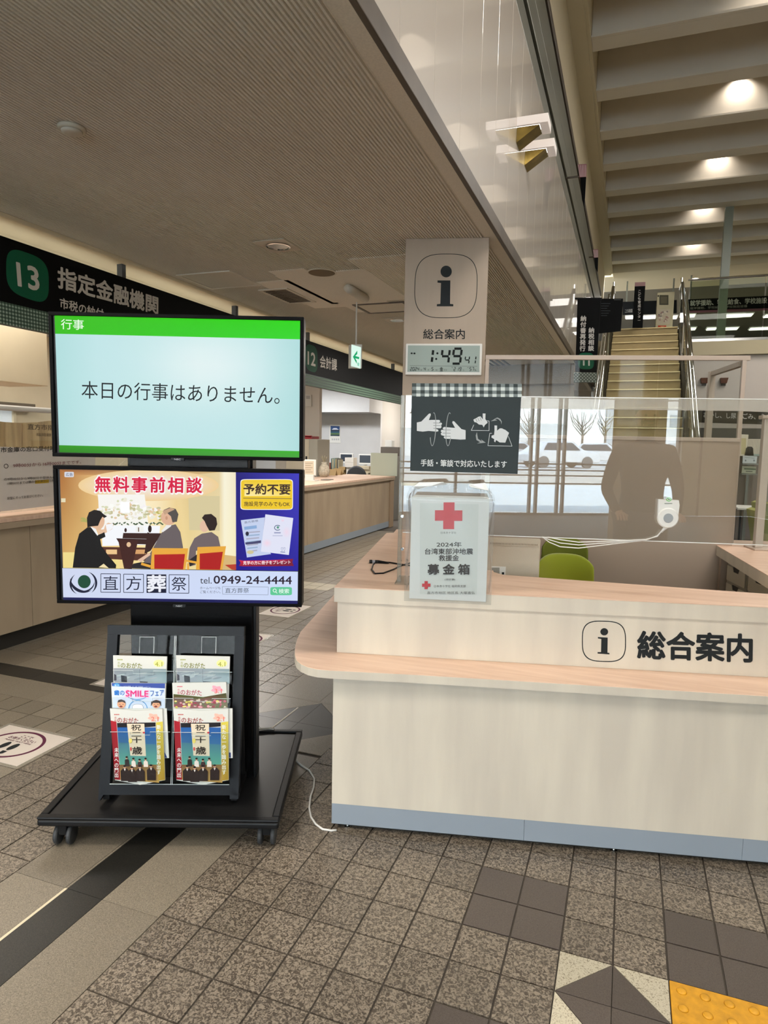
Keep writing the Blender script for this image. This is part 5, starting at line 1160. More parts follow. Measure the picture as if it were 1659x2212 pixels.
for k, (dx, pos) in enumerate(((0, 'left'), (640, 'right'))):
    x0, x1, x2, x3 = (172+dx if k == 0 else 806), (694+dx if k == 0 else 1350), (722 if k == 0 else 1355), (222 if k == 0 else 835)
    bt = 1800
    # a second copy just behind
    o2, A2 = magazine([(p[0]+4, p[1]-1) for p in c2p([(x0+10, 1070), (x1+24, 1066), (x2+20, 1560), (x3+20, 1560)])], .043, .004, 'white-backed bulletin copy tucked behind the front magazine, bottom %s pocket' % pos)
    A2.poly([(x1+2, 1500), (x1+26, 1500), (x2+22, 1552), (x2-2, 1552)], (40, 60, 120)); A2.done('back_print', PRINT, o2)
    o, A = magazine(c2p([(x0, 1062), (x0+(x1-x0)*.5, 1084), (x1, 1068), (x2, 1775), ((x2+x3)/2, 1822), (x3, 1775)]), .050, .006, 'city bulletin with red and gold coming-of-age cover, bottom %s pocket of the rack' % pos)
    Wd = x1-x0
    def X(f, y): 
        g = (y-1062)/(1775-1062); l = x0+(x3-x0)*g; r = x1+(x2-x1)*g; return l+(r-l)*f
    def pp(f, y): return (X(f, y), y)
    title(A, x0, x1, 1150, (186, 70, 60), '2.1', (240, 176, 160), 'star')
    A.poly([pp(.12, 1206), pp(.86, 1200), pp(.86, 1240), pp(.12, 1270)], (28, 26, 30))
    A.poly([pp(.12, 1250), pp(.86, 1250), pp(.86, 1420), pp(.12, 1400)], [(34, 84, 150), (32, 80, 148), (54, 104, 150), (54, 100, 146)])
    A.poly([pp(.12, 1400), pp(.86, 1420), pp(.86, 1640), pp(.12, 1640)], [(70, 116, 136), (70, 120, 138), (88, 160, 138), (92, 158, 136)])
    A.poly([pp(.10, 1620), pp(.88, 1620), pp(.88, 1800), pp(.10, 1770)], [(120, 90, 60), (130, 100, 62), (176, 140, 76), (170, 134, 72)])
    A.poly([pp(0, 1180), pp(.11, 1195), pp(.11, 1772), pp(.0, 1768)], [(150, 28, 40), (160, 30, 44), (150, 20, 34), (130, 16, 28)])
    A.poly([pp(.87, 1200), pp(1, 1190), pp(1, 1772), pp(.87, 1780)], [(200, 184, 70), (206, 190, 80), (156, 124, 40), (170, 136, 46)])
    A.poly([pp(.31, 1212), pp(.645, 1212), pp(.645, 1535), pp(.34, 1530)], (214, 200, 176))
    for ch, ya, yb in (('祝', 1222, 1280), ('二', 1298, 1338), ('十', 1346, 1402), ('歳', 1440, 1516)): A.tbox(ch, X(.39, ya), ya, X(.58, ya), yb, (46, 38, 34), .02)
    A.ell(X(.36, 1380), 1382, 18, 26, (226, 206, 110), 10); A.ell(X(.63, 1305), 1300, 12, 9, (186, 50, 66), 8); A.ell(X(.36, 1470), 1462, 9, 20, (196, 70, 70), 8)
    A.tbox('新\nた\nな\n一\n歩\nを\n踏\nみ\n出\nす', X(.885, 1220), 1222, X(.965, 1220), 1715, (240, 238, 224), .012, line=1.0)
    A.tbox('未\n来\nへ\nの\n門\n出', X(.02, 1500)+8, 1450, X(.11, 1500)+4, 1745, (240, 236, 232), .012)
    for f, y, hh, c in ((.27, 1545, 90, (46, 36, 36)), (.40, 1560, 80, (226, 214, 206)), (.52, 1570, 74, (60, 44, 44)), (.64, 1560, 80, (220, 206, 196))):
        A.poly([pp(f-.045, y+hh), pp(f-.04, y+26), pp(f, y+16), pp(f+.04, y+26), pp(f+.045, y+hh)], c); A.ell(X(f, y), y+6, 11, 13, (206, 160, 130), 10); A.ell(X(f, y), y-2, 12, 10, (30, 22, 20), 10)
    for f, y in ((.22, 1640), (.36, 1650), (.52, 1640), (.74, 1632)):
        A.poly([pp(f-.09, y+140), pp(f-.085, y+40), pp(f-.03, y+14), pp(f+.04, y+14), pp(f+.09, y+46), pp(f+.085, y+140)], (40, 28, 26)); A.ell(X(f, y), y+2, 13, 15, (200, 150, 120), 10); A.ell(X(f, y), y-8, 14, 11, (26, 18, 18), 10); A.poly([pp(f-.02, y+18), pp(f+.02, y+18), pp(f, y+42)], (220, 214, 206))
    A.done('cover_print', PRINT, o)
# white mains lead from the trolley to the counter
L = [(636, 1640), (650, 1652), (668, 1664), (679, 1682), (678, 1700), (671, 1720), (668, 1745), (672, 1765), (682, 1780), (697, 1791), (716, 1794), (727, 1793)]
b = MB(); b.tube([tuple(hit(u, v, (0, 0, .004), (0, 0, 1))) for u, v in L], .0042, 8)
solo('mains_lead', b, WHITE, 'white mains lead snaking over the floor between trolley and counter', 'cable', smooth=True)
b = MB(); b.tube([tuple(hit(u, v, (0, 0, z), (0, 0, 1))) for u, v, z in ((543, 1579, .13), (560, 1574, .13), (580, 1573, .128), (592, 1575, .127))], .0045, 8)
solo('mains_lead', b, WHITE, 'short white lead lying over the rear right corner of the trolley base', 'cable', smooth=True)
# ================================================================ CEILING FITTINGS
def cz(u, v, z=ZC): return hit(u, v, (0, 0, z), (0, 0, 1))
p = cz(155, 273); t = thing('smoke_detector', 'round white detector on the ribbed ceiling at upper left', 'detector', WF, (p[0], p[1], ZC-.03))
b = MB(); b.lathe((p[0], p[1], ZC-.004), [(.058, 0), (.060, -.006), (.054, -.016), (.05, -.018)], 28); part('base', b, mat('detector_beige', (186, 178, 160), .5), t, smooth=True)
b = MB(); b.lathe((p[0]+.004, p[1]-.004, ZC-.021), [(.044, 0), (.042, -.008), (.03, -.012)], 28); part('cover', b, mat('detector_cover', (196, 190, 176), .4), t, smooth=True)
p = cz(598, 528)
t = thing('recessed_downlight', 'square white recessed downlight with faceted reflector above the trolley', 'ceiling light', WF, (p[0], p[1], ZC-.01))
b = MB(); b.box(-2.445, -2.21, 4.0, 4.265, ZC-.010, ZC-.004, .002); part('trim_plate', b, mat('downlight_plate', (196, 188, 172), .5), t)
b = MB(); cx_, cy_ = -2.325, 4.135; b.lathe((cx_, cy_, ZC-.0145), [(.082, .004), (.084, 0), (.072, -.001), (.07, .003)], 32); part('ring', b, STEEL, t)
for k in range(12):
    a0_, a1_ = 2*math.pi*k/12, 2*math.pi*(k+1)/12-.05; b = MB()
    b.face([(cx_+.07*math.cos(a0_), cy_+.07*math.sin(a0_), ZC-.0112), (cx_+.07*math.cos(a1_), cy_+.07*math.sin(a1_), ZC-.0112), (cx_+.03*math.cos(a1_), cy_+.03*math.sin(a1_), ZC-.0104), (cx_+.03*math.cos(a0_), cy_+.03*math.sin(a0_), ZC-.0104)])
    part('reflector_facet', b, CHROME if k % 2 else mat('glowing_reflector', (232, 222, 200), .3, emit=.25), t)  # alternate facets given a faint glow in place of caught light
t = thing('recessed_downlight', 'small white recessed downlight just left of the sign pillar top', 'ceiling light', WF, (-2.05, 6.6, ZC-.01))
p = cz(858, 690); b = MB(); b.box(p[0]-.12, p[0]+.12, p[1]-.13, p[1]+.13, ZC-.012, ZC-.004, .002); part('trim_plate', b, mat('downlight_plate', (196, 188, 172), .5), t)
b = MB(); b.lathe((p[0], p[1], ZC-.016), [(.08, .004), (.07, 0)], 24); part('ring', b, STEEL, t)
p = cz(695, 587); b = MB(); b.lathe((p[0], p[1], ZC-.004), [(.10, 0), (.105, -.006), (.095, -.010), (.03, -.012)], 32)
t = thing('ceiling_speaker', 'round brown speaker grille in the ceiling before the exit light', 'speaker', WF, (p[0], p[1], ZC-.02)); part('grille', b, mat('brown_grille', (112, 94, 66), .7), t)
b = MB(); b.lathe((p[0], p[1], ZC-.0035), [(.118, 0), (.12, -.004), (.106, -.006)], 32); part('ring', b, CEILS, t)
def hatch(x0, x1, y0, y1, lb, m, fm, nm='access_hatch', cat='hatch', slats=0):
    t = thing(nm, lb, cat, WF, ((x0+x1)/2, (y0+y1)/2, ZC-.014))
    g = .03
    for a, c, d, e in ((x0, x1, y0, y0+g), (x0, x1, y1-g, y1), (x0, x0+g, y0+g, y1-g), (x1-g, x1, y0+g, y1-g)):
        b = MB(); b.box(a, c, d, e, ZC-.014, ZC-.004, .002); part('frame_bar', b, fm, t)
    if not slats:
        b = MB(); b.box(x0+g+.004, x1-g-.004, y0+g+.004, y1-g-.004, ZC-.010, ZC-.004); part('panel', b, m, t)
    else:
        b = MB(); b.box(x0+g, x1-g, y0+g, y1-g, ZC-.006, ZC-.0045); part('backing', b, DARKJ, t)
        for k in range(slats):
            y = y0+g+(y1-y0-2*g)*(k+.5)/slats; b = MB(); b.box(x0+g, x1-g, y-.010, y+.010, ZC-.012, ZC-.007); part('slat', b, m, t)
hatch(-3.53, -3.02, 4.60, 5.10, 'square ceiling access hatch with cream frame nearest sign 13', CEILM, CEILS)
hatch(-3.15, -2.86, 5.24, 5.82, 'dark slatted ceiling vent beside the access hatch', mat('vent_dark', (88, 78, 62), .6), CEILS, 'ceiling_vent', 'vent', 12)
hatch(-2.58, -2.05, 6.02, 6.46, 'dark edged ceiling hatch right behind the exit light pole', CEILM, BRONZE)
# exit light on a pole under a tube
pe = cz(768, 645); Y_ = 5.8
q = lambda u, v, y=Y_: hit(u, v, (0, y, 0), (0, 1, 0))
t = thing('exit_light', 'lit exit light box with green arrow hanging on a thin pole', 'exit sign', WF, (q(768, 770)[0], Y_, 1.9))
L0, L1, R1 = q(750, 770), q(760, 770), q(781, 770); z0_, z1_ = q(768, 795)[2], q(768, 744)[2]
b = MB(); b.prism([(L0[0], Y_+.03), (L1[0], Y_-.015), (R1[0], Y_+.01), (R1[0]-.03, Y_+.07)], z0_, z1_, .002); part('box', b, mat('exit_white_case', (226, 226, 216), .4), t)
A = Art(((L1[0]), Y_-.0155, 0), np.cross((R1[0]-L1[0], .025, 0), (0, 0, 1)), (380, 480, 900, 900), 1659)
A.poly([(1210, 843), (1276, 862), (1272, 1010), (1206, 990)], (222, 250, 236)); GE = (20, 166, 104)
A.poly([(1220, 928), (1250, 884), (1250, 908), (1236, 922), (1264, 930), (1262, 944), (1236, 938), (1246, 956), (1246, 976)], GE); A.poly([(1250, 966), (1264, 970), (1263, 992), (1250, 988)], (150, 214, 190))
A.done('lit_face', PANELGLOW, t)
b = MB(); pt_ = q(768, 640); b.tube([(pt_[0], Y_+.03, z1_), (pt_[0], Y_+.03, ZC-.03)], .0075, 8); part('pole', b, WHITE, t)
t = thing('emergency_lamp', 'short white tube fitting on the ceiling above the exit light', 'ceiling light', WF, (q(768, 640)[0], 5.6, ZC-.05))
p0, p1 = cz(750, 622, ZC-.04), cz(790, 645, ZC-.04); b = MB(); b.tube([tuple(p0), tuple(p0+(p1-p0)*.15), tuple(p1)], .04, 14, taper=[.8, 1, .9]); part('tube', b, mat('tube_white', (210, 202, 186), .4), t, smooth=True)
b = MB(); b.box(min(p0[0], p1[0]), max(p0[0], p1[0]), min(p0[1], p1[1]), max(p0[1], p1[1]), ZC-.012, ZC-.004); part('mount', b, CEILS, t)
# ================================================================ SCONCES ON THE GLOSSY WALL
def sconce(y0, dy, v_, label):
    t = thing('wall_sconce', label, 'wall lamp', WF, (XE, y0, 3.6), 'brass wedge wall lamps')
    X0 = XE+.001; W1, W2 = XE+.155, XE+.215; zT, zB = 3.755, 3.625
    b = MB(); pr = [(X0, y0+.02, zT-.03), (W1, y0+.02, zT-.03), (X0, y0+.02, zB)]; pb = [(p[0], y0+dy, p[2]) for p in pr]
    b.hexa(pr, pb); part('brass_wedge', b, BRASS, t)
    RIM = mat('lamp_rim_white', (226, 216, 210), .35, emit=.25)
    b = MB(); b.box(X0, W2, y0, y0+.02, zT-.028, zT+.03, .001); part('rim', b, RIM, t)
    b = MB(); b.box(W1+.002, W2, y0+.021, y0+dy+.02, zT-.028, zT+.03, .001); part('rim', b, RIM, t)
    b = MB(); b.box(X0, W1, y0+.03, y0+dy, zT+.0, zT+.01); part('diffuser', b, TUBE, t)
sconce(4.85, .165, 0, 'brass wedge wall lamp with white rim on the glossy wall, nearer of the two')
sconce(5.24, .165, 0, 'brass wedge wall lamp with white rim on the glossy wall, farther of the two')
# ================================================================ STAIRS AND UPPER FLOOR
YT, ZT2 = 14.4, 3.88; XL, XR = -.42, .75; n = 23; rise = ZT2/n; run = .256; ZR = 3.62
TREAD = mat('beige_stair_rubber', (178, 156, 108), .55, var=.05, vs=(10, 10, 40)); NOSE = mat('stair_nosing', (206, 186, 136), .3, metal=.4)
t = thing('staircase', 'straight beige staircase climbing to the upper floor with chrome balustrades', 'stairs', WF, ((XL+XR)/2, YT-n*run, 0))
for k in range(n):
    y = YT-(n-k)*run; z = rise*(k+1); b = MB(); b.box(XL, XR, y, y+run+.02, z-rise, z-.012); st = part('step', b, TREAD, t)
    b = MB(); b.box(XL, XR, y-.028, y+.03, z-.022, z, .003, 1); part('nosing', b, NOSE, st)
    b = MB(); b.box(XL, XR, y-.002, y, z-rise+.0, z-rise+.012); part('shadow_gap', b, DARKJ, st)
slope = rise/run
for X in (XL-.05, XR+.05):
    b = MB(); b.hexa([(X-.03, YT-n*run, 0), (X+.03, YT-n*run, 0), (X+.03, YT, ZT2-.3), (X-.03, YT, ZT2-.3)], [(X-.03, YT-n*run, .22), (X+.03, YT-n*run, .22), (X+.03, YT, ZT2+.1), (X-.03, YT, ZT2+.1)]); part('stringer', b, STEEL, t)
    for dx, r, h in ((0, .03, .86), (.07 if X > 0 else -.07, .022, .72)):
        b = MB(); b.tube([(X+dx, YT-n*run-.1, h), (X+dx, YT-.05, ZT2+h), (X+dx, YT+.5, ZT2+h)], r, 12); part('handrail', b, CHROME, t, smooth=True)
    b = MB(); b.hexa([(X-.006, YT-n*run, .23), (X+.006, YT-n*run, .23), (X+.006, YT, ZT2+.11), (X-.006, YT, ZT2+.11)], [(X-.006, YT-n*run, .83), (X+.006, YT-n*run, .83), (X+.006, YT, ZT2+.83), (X-.006, YT, ZT2+.83)]); part('glass_panel', b, GLASSG, t)
    for k in range(5):
        y = YT-n*run+k*run*6; z = k*6*rise; b = MB(); b.tube([(X, y, z+.2), (X, y, z+.86)], .02, 10); part('baluster', b, CHROME, t)
b = MB(); b.box(XR+.12, 9, YT, 33, ZR-.26, ZR, .004); b.box(XL-.1, XR+.119, YT+.001, 33, ZT2-.38, ZT2); slab = struct('floor_upper', b, mat('cream_slab_edge', (176, 164, 134), .6))
b = MB(); b.box(-1.3, XL-.1, YT+1.2, 33, ZT2-.38, ZT2); struct('floor_upper_left', b, mat('cream_slab_edge', (176, 164, 134), .6))
b = MB(); b.box(XR+.12, 9, YT+.1, YT+.2, 0, ZR-.265); struct('wall_hall_end', b, mat('pale_hall_wall', (190, 180, 170), .5, var=.02, vs=(2, 2, 2)))
b = MB(); b.box(XL-.8, XR+.12, YT+3, YT+3.1, 0, ZT2-.385); struct('wall_under_stairs', b, mat('taupe_wall', (120, 108, 94), .6))
b = MB(); b.box(-9, 9, 19.6, 21.4, 6.2, 6.3); struct('ceiling_upper', b, BEAMC)
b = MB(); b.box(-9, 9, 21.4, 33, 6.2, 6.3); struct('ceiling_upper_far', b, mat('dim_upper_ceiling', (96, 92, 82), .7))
# balustrade of the upper floor, right of the stairs
t = thing('glass_balustrade', 'glass balustrade with metal handrail along the upper floor right of the stairs', 'balustrade', WF, (5, YT+.05, ZT2))
for k in range(6):
    x0 = XR+.2+k*1.3; b = MB(); b.box(x0, x0+1.28, YT+.04, YT+.052, ZR+.01, ZR+1.16); part('glass_panel', b, pane('tinted_balustrade_glass', (220, 226, 216), ior=1.2), t)
b = MB(); b.tube([(XR+.15, YT+.046, ZR+1.19), (9, YT+.046, ZR+1.19)], .022, 10); part('handrail', b, CHROME, t)
b = MB(); b.box(XR+.13, 9, YT+.0, YT+.035, ZR+.001, ZR+.05); part('base_rail', b, STEEL, t)
px0 = hit(1550, 700, (0, YT+.3, 0), (0, 1, 0))[0]; px1 = hit(1568, 700, (0, YT+.3, 0), (0, 1, 0))[0]
b = MB(); b.box(px0, px1, YT+.3, YT+.45, ZR, 6.2); solo('steel_post', b, mat('grey_green_post', (124, 130, 118), .4), 'grey green steel post rising from the upper floor behind the balustrade', 'post')
# light rows on the upper ceiling
for v, ub in ((681, ((1470, 1500), (1562, 1622), (1652, 1690))), (684, ((1352, 1368), (1388, 1416), (1447, 1462))), (709, ((1486, 1502), (1527, 1546), (1560, 1592), (1620, 1680))), (713, ((1353, 1367), (1388, 1414), (1446, 1462)))):
    for u0, u1 in ub:
        c0 = hit(u0, v, (0, 0, 6.19), (0, 0, 1)); c1 = hit(u1, v+.8, (0, 0, 6.19), (0, 0, 1))
        side = 'between the stair rails' if u1 < 1465 else 'right of the stairs'; row = 'upper row' if v < 700 else 'lower row'
        o = ('first', 'second', 'third', 'fourth')[[q_[0] for q_ in ub].index(u0)]
        t = thing('ceiling_tube_light', 'bright ceiling light seen %s, %s, %s from the left' % (side, row, o), 'ceiling light', WF, ((c0[0]+c1[0])/2, c0[1], 6.15), 'lights on the upper floor ceiling')
        b = MB(); b.box(c0[0], c1[0], c0[1]-.25, c0[1]+.25, 6.14, 6.19, .01); part('diffuser', b, mat('lit_diffuser', (255, 250, 240), emit=2.6), t)
        b = MB(); b.box(c0[0]-.03, c1[0]+.03, c0[1]-.28, c0[1]+.28, 6.165, 6.199); part('housing', b, WHITE, t)
area('upper_floor_light', (2.5, 24, 6.1), (6, 5), 130, NEU)
# black fascia sign of the upper floor
def fsign(Y, pts, text, label, col=SIGNB, band=None):
    w = [tuple(hit(u, v, (0, Y, 0), (0, 1, 0))) for u, v in pts]
    t = thing('fascia_sign', label, 'sign', WF, ((w[0][0]+w[1][0])/2, Y, w[3][2]))
    b = MB(); b.plate(w, (0, 1, 0), .06); part('sign_panel', b, col, t)
    if Y > 19:
        for x in (w[0][0]+.1, w[1][0]-.1): b = MB(); b.box(x-.02, x+.02, Y+.01, Y+.05, w[0][2], 6.2); part('hanger_post', b, GREYG, t)
    if band:
        w = [tuple(hit(u, v, (0, Y, 0), (0, 1, 0))) for u, v in band[0]]; b = MB(); b.plate(w, (0, 1, 0), .05); part('colour_band', b, mat('band_%d' % Y, band[1], .6), t)
    A = Art((0, Y, 0), (0, 1, 0), first=.004, step=.0004)
    for s_, bl, br, tl, c, bo in text: A.text(s_, bl, br, tl, c, bo)
    A.done('lettering', PRINT, t); return t
SWh = (206, 202, 196)
fsign(20.0, [(1482, 647), (1700, 637), (1700, 664), (1482, 671)], [('就学援助、学校給食、学校施設', (1491, 661), (1657, 655), (1491, 649), SWh, .02), ('就学援助、学校給食、学校施設設備', (1491, 669), (1614, 664), (1491, 663.5), (150, 146, 140), 0)], 'black fascia sign with white lettering along the upper floor ceiling, right of the stairs', band=([(1482, 671.5), (1700, 664.5), (1700, 669), (1482, 676)], (120, 70, 84)))
fsign(20.2, [(1345, 652), (1462, 648), (1462, 676), (1345, 680)], [('こども育成課', (1350, 676), (1366, 675), (1350, 668), (150, 146, 140), 0)], 'black fascia sign hidden between the stair rails on the upper floor')
# hanging banners
def banner(Y, pts, label, art, top=None, col=SIGNB):
    w = [tuple(hit(u, v, (0, Y, 0), (0, 1, 0))) for u, v in pts]
    t = thing('hanging_sign', label, 'sign', WF, ((w[0][0]+w[1][0])/2, Y, w[2][2]))
    b = MB(); b.plate(w, (0, 1, 0), .03); part('sign_panel', b, col, t)
    if top:
        ww = [tuple(hit(u, v, (0, Y+.015, 0), (0, 1, 0))) for u, v in top]; b = MB(); b.tube(ww, .012, 8); part('support_bar', b, BLACK, t)
    A = Art((0, Y, 0), (0, 1, 0), (1180, 560, 1659, 900), 1659, first=.002, step=.0004); art(A); A.done('lettering', PRINT, t); return t
def art11(A):
    A.text('納\n付\n書\n再\n発\n行', (250, 688), (292, 688), (258, 424), SWh, .03, line=1.05); A.text('納\n税\n相\n談', (314, 686), (356, 686), (318, 512), SWh, .03, line=1.05)
    A.sup(298, 762, 60, 62, GRN, 3.4); A.poly([(268, 712), (330, 712), (358, 740), (350, 800), (240, 800), (236, 745)], GRN); A.text('11', (277, 794), (324, 796), (277, 726), SWh, .03)
def art11c(A):
    A.poly([(207, 848), (380, 848), (378, 921), (204, 921)], (96, 104, 96))
    for i in range(14):
        for j in range(6):
            if (i+j) % 2 == 0: A.rect(206+i*12.4, 849+j*12, 213+i*12.4, 856+j*12, (204, 206, 196)); A.lay -= A.step
b11 = banner(8.6, [(1247.5, 646), (1298, 646), (1288, 804), (1242.5, 803)], 'black hanging sign with green 11 and two columns of white letters', art11, top=[(1242, 645), (1300, 645)])
w = [tuple(hit(u, v, (0, 8.6, 0), (0, 1, 0))) for u, v in ((1241, 804.5), (1289.5, 805), (1289, 826), (1239.5, 826))]; b = MB(); b.plate(w, (0, 1, 0), .03); part('gingham_band', b, mat('gingham_base', (96, 104, 96), .6), b11)
A = Art((0, 8.6, 0), (0, 1, 0), (1180, 560, 1659, 900), 1659, first=.002, step=.0004); art11c(A); A.done('gingham_print', PRINT, b11)
banner(9.4, [(1297, 645), (1346, 645), (1341, 715), (1293, 720)], 'plain black hanging sign half hidden behind the sign 11', lambda A: (A.rect(505, 300, 560, 306, (70, 74, 76)), [A.rect(410, 330+k*18, 480-(k % 3)*12, 334+k*18, (60, 64, 68)) for k in range(6)]))
banner(13.9, [(1371, 619), (1394, 618), (1388, 708), (1366, 708)], 'narrow black banner with white vertical letters above the stair top', lambda A: (A.text('こ\nど\nも\n育\n成\nセ\nン\nタ\nー', (683, 458), (706, 458), (686, 232), SWh, .02, line=1.05)))
w = [tuple(hit(u, v, (0, 13.9, 0), (0, 1, 0))) for u, v in ((1371.5, 610), (1394.5, 609), (1394, 617.5), (1371, 618.5))]; b = MB(); b.plate(w, (0, 1, 0), .03); solo('banner_top', b, mat('dusty_pink', (158, 122, 122), .6), 'dusty pink cap above the narrow black banner', 'sign')
for k, (pts, blk, Y, lb) in enumerate((([(1248, 355), (1267, 354), (1266, 382), (1252, 383)], [(1253, 383), (1266, 382), (1262, 448), (1257, 430)], 8.2, 'pink checked sign cap peeping past the metal rails, nearer one'), ([(1281, 539), (1292, 538), (1292, 556), (1283, 557)], [(1284, 557), (1292, 556), (1291, 588), (1286, 578)], 12.6, 'pink checked sign cap peeping past the metal rails, farther one'))):
    t = thing('blade_sign', lb, 'sign', WF, tuple(hit(*pts[2], (0, Y, 0), (0, 1, 0))))
    for nm, P4, m in (('checked_cap', pts, mat('pink_check', (150, 96, 100), .6)), ('sign_panel', blk, SIGNB)):
        w = [tuple(hit(u, v, (0, Y, 0), (0, 1, 0))) for u, v in P4]; b = MB(); b.plate(w, (0, 1, 0), .04); part(nm, b, m, t)
    w = hit(*pts[2], (0, Y, 0), (0, 1, 0)); b = MB(); b.tube([(XE-.0, Y+.02, w[2]+.02), (w[0]-.02, Y+.02, w[2]+.02)], .012, 8); part('bracket', b, BRONZE, t)
    A = Art((0, Y, 0), (0, 1, 0), first=.002, step=.0004)
    for i in range(5): A.line([(pts[0][0]+(pts[1][0]-pts[0][0])*(i+.5)/5, pts[0][1]+1), (pts[3][0]+(pts[2][0]-pts[3][0])*(i+.5)/5, pts[3][1]-1)], 1.4, (206, 178, 178))
    A.done('check_print', PRINT, t)
# white totem at the top of the stairs
Y = 14.7; w = lambda u, v, y=Y: tuple(hit(u, v, (0, y, 0), (0, 1, 0)))
t = thing('notice_stand', 'tall cream stand with dark screen and red label at the top of the stairs', 'stand', WF, (w(1434, 712)[0], Y, ZT2))
b = MB(); p0, p1 = w(1420, 632), w(1452, 716); b.box(p0[0], p1[0], Y, Y+.2, ZT2, p0[2], .01); part('body', b, mat('cream_totem', (206, 196, 160), .5), t)
A = Art((0, Y, 0), (0, 1, 0), (1180, 560, 1659, 900), 1659, first=.002, step=.0004); A.rect(846, 268, 914, 342, (84, 82, 66)); A.rect(856, 280, 904, 332, (110, 104, 84)); A.ell(838, 275, 5, 7, INK, 12); A.poly([(830, 375), (928, 375), (922, 485), (826, 485)], (214, 202, 178))
for k in range(24): A.ell(840+rs.random()*76, 390+rs.random()*85, 7, 7, rs.choice([(160, 146, 140), (190, 150, 140), (130, 126, 120), (236, 226, 210)]), 7)
A.poly([(836, 496), (898, 496), (894, 524), (834, 524)], (200, 74, 50)); A.poly([(850, 500), (866, 514), (884, 500)], (226, 140, 110)); A.done('panel_print', PRINT, t)
# ================================================================ FAR RIGHT GROUND FLOOR
Yf = YT-.05
fsign(13.9, [(1490, 884), (1700, 892), (1700, 918), (1490, 912)], [('あかし、し尿・ごみ、犬の登録', (1520, 902), (1690, 908), (1520, 890), SWh, .01)], 'black fascia sign about dog registration low on the far right')
w = lambda u, v, y=13.95: tuple(hit(u, v, (0, y, 0), (0, 1, 0)))
b = MB(); b.plate([w(1490, 924), w(1700, 926), w(1700, 950), (w(1490, 950))], (0, 1, 0), .05); solo('service_hatch', b, mat('dark_opening', (44, 42, 38), .6), 'dark service window below the dog registration sign', 'hatch')
t = thing('reception_counter', 'low taupe reception counter along the far right wall', 'counter', WF, (w(1640, 1000, 12.8)[0], 12.8, 0))
zc1 = w(1640, 985, 12.8)[2]; b = MB(); b.box(w(1560, 1000, 12.8)[0], 6, 12.8, 13.2, 0, zc1); part('front_panel', b, mat('taupe_counter', (112, 100, 90), .6), t); b = MB(); b.box(w(1560, 1000, 12.8)[0], 6, 12.75, 13.25, zc1, zc1+.03); part('worktop', b, mat('pale_teal_top', (140, 160, 150), .4), t)
def card_on(Y, pts, m, nm, lb, cat, art=None):
    P = [tuple(hit(u, v, (0, Y, 0), (0, 1, 0))) for u, v in pts]; b = MB(); b.plate(P, (0, 1, 0), .03); o = solo(nm, b, m, lb, cat)
    if art: A = Art((0, Y, 0), (0, 1, 0), (1480, 840, 1659, 1300), 861, first=.002, step=.0004); art(A); A.done('printing', PRINT, o)
    return o
card_on(12.7, [(1600, 938), (1617, 939), (1612, 985), (1598, 985)], mat('cream_poster', (214, 206, 184), .6), 'wall_poster', 'cream poster board standing left of the leaflets at far right', 'poster', lambda A: A.poly([(584, 512), (634, 514), (628, 680), (582, 680)], (196, 184, 140)))
card_on(12.6, [(1605, 984), (1636, 986), (1634, 1001), (1604, 1000)], mat('leaflet_pale', (196, 204, 204), .6), 'leaflet_box', 'pale blue leaflet box at far right, upper of two', 'leaflets', lambda A: (A.ell(628, 745, 8, 10, (110, 120, 124), 10), A.ell(716, 745, 8, 10, (110, 120, 124), 10), A.line([(620, 712), (720, 720)], 4, (130, 140, 140))))
card_on(12.55, [(1604, 1006), (1634, 1008), (1632, 1023), (1602, 1022)], mat('leaflet_green', (176, 182, 158), .6), 'leaflet_box', 'pale green leaflet box at far right, lower of two', 'leaflets', lambda A: (A.line([(612, 830), (735, 836)], 14, (70, 96, 74)), A.line([(630, 856), (700, 860)], 8, (60, 70, 60))))
t = thing('leaflet_stand', 'slim grey stand carrying the two leaflet boxes at far right', 'stand', WF, (w(1620, 1000, 12.62)[0], 12.62, 0))
pz = [w(1620, v, 12.6)[2] for v in (1001, 1023)]; xs_ = [w(u, 1000, 12.6)[0] for u in (1602, 1637)]
for z in pz: b = MB(); b.box(xs_[0], xs_[1], 12.5, 12.72, z-.02, z-.001); part('shelf', b, GREYG, t)
b = MB(); b.box(xs_[0]+.1, xs_[1]-.1, 12.70, 12.74, 0, pz[0]+.2); part('back_post', b, GREYG, t)
t = thing('desk_telephone', 'small dark device standing on the upper leaflet box at far right', 'device', WF, w(1620, 984, 12.65)); b = MB(); P = w(1620, 969, 12.65); b.lathe((P[0], 12.68, w(1620, 984, 12.65)[2]), [(.07, 0), (.06, .06), (.055, .12), (.03, .15)], 16); part('body', b, BLACK, t, smooth=True)
b = MB()
P0_, P1_ = w(1617, 948, 13.3), w(1643, 985, 13.3)
for i in range(24):
    x = P0_[0]+(P1_[0]-P0_[0])*i/24; b.tube([(x, 13.3+.02*(i % 2), P0_[2]), (x, 13.3+.02*(i % 2), P1_[2])], .018, 6)
solo('wall_curtain', b, mat('pale_curtain', (196, 186, 170), .8), 'pale pleated curtain behind the leaflets at far right', 'curtain')
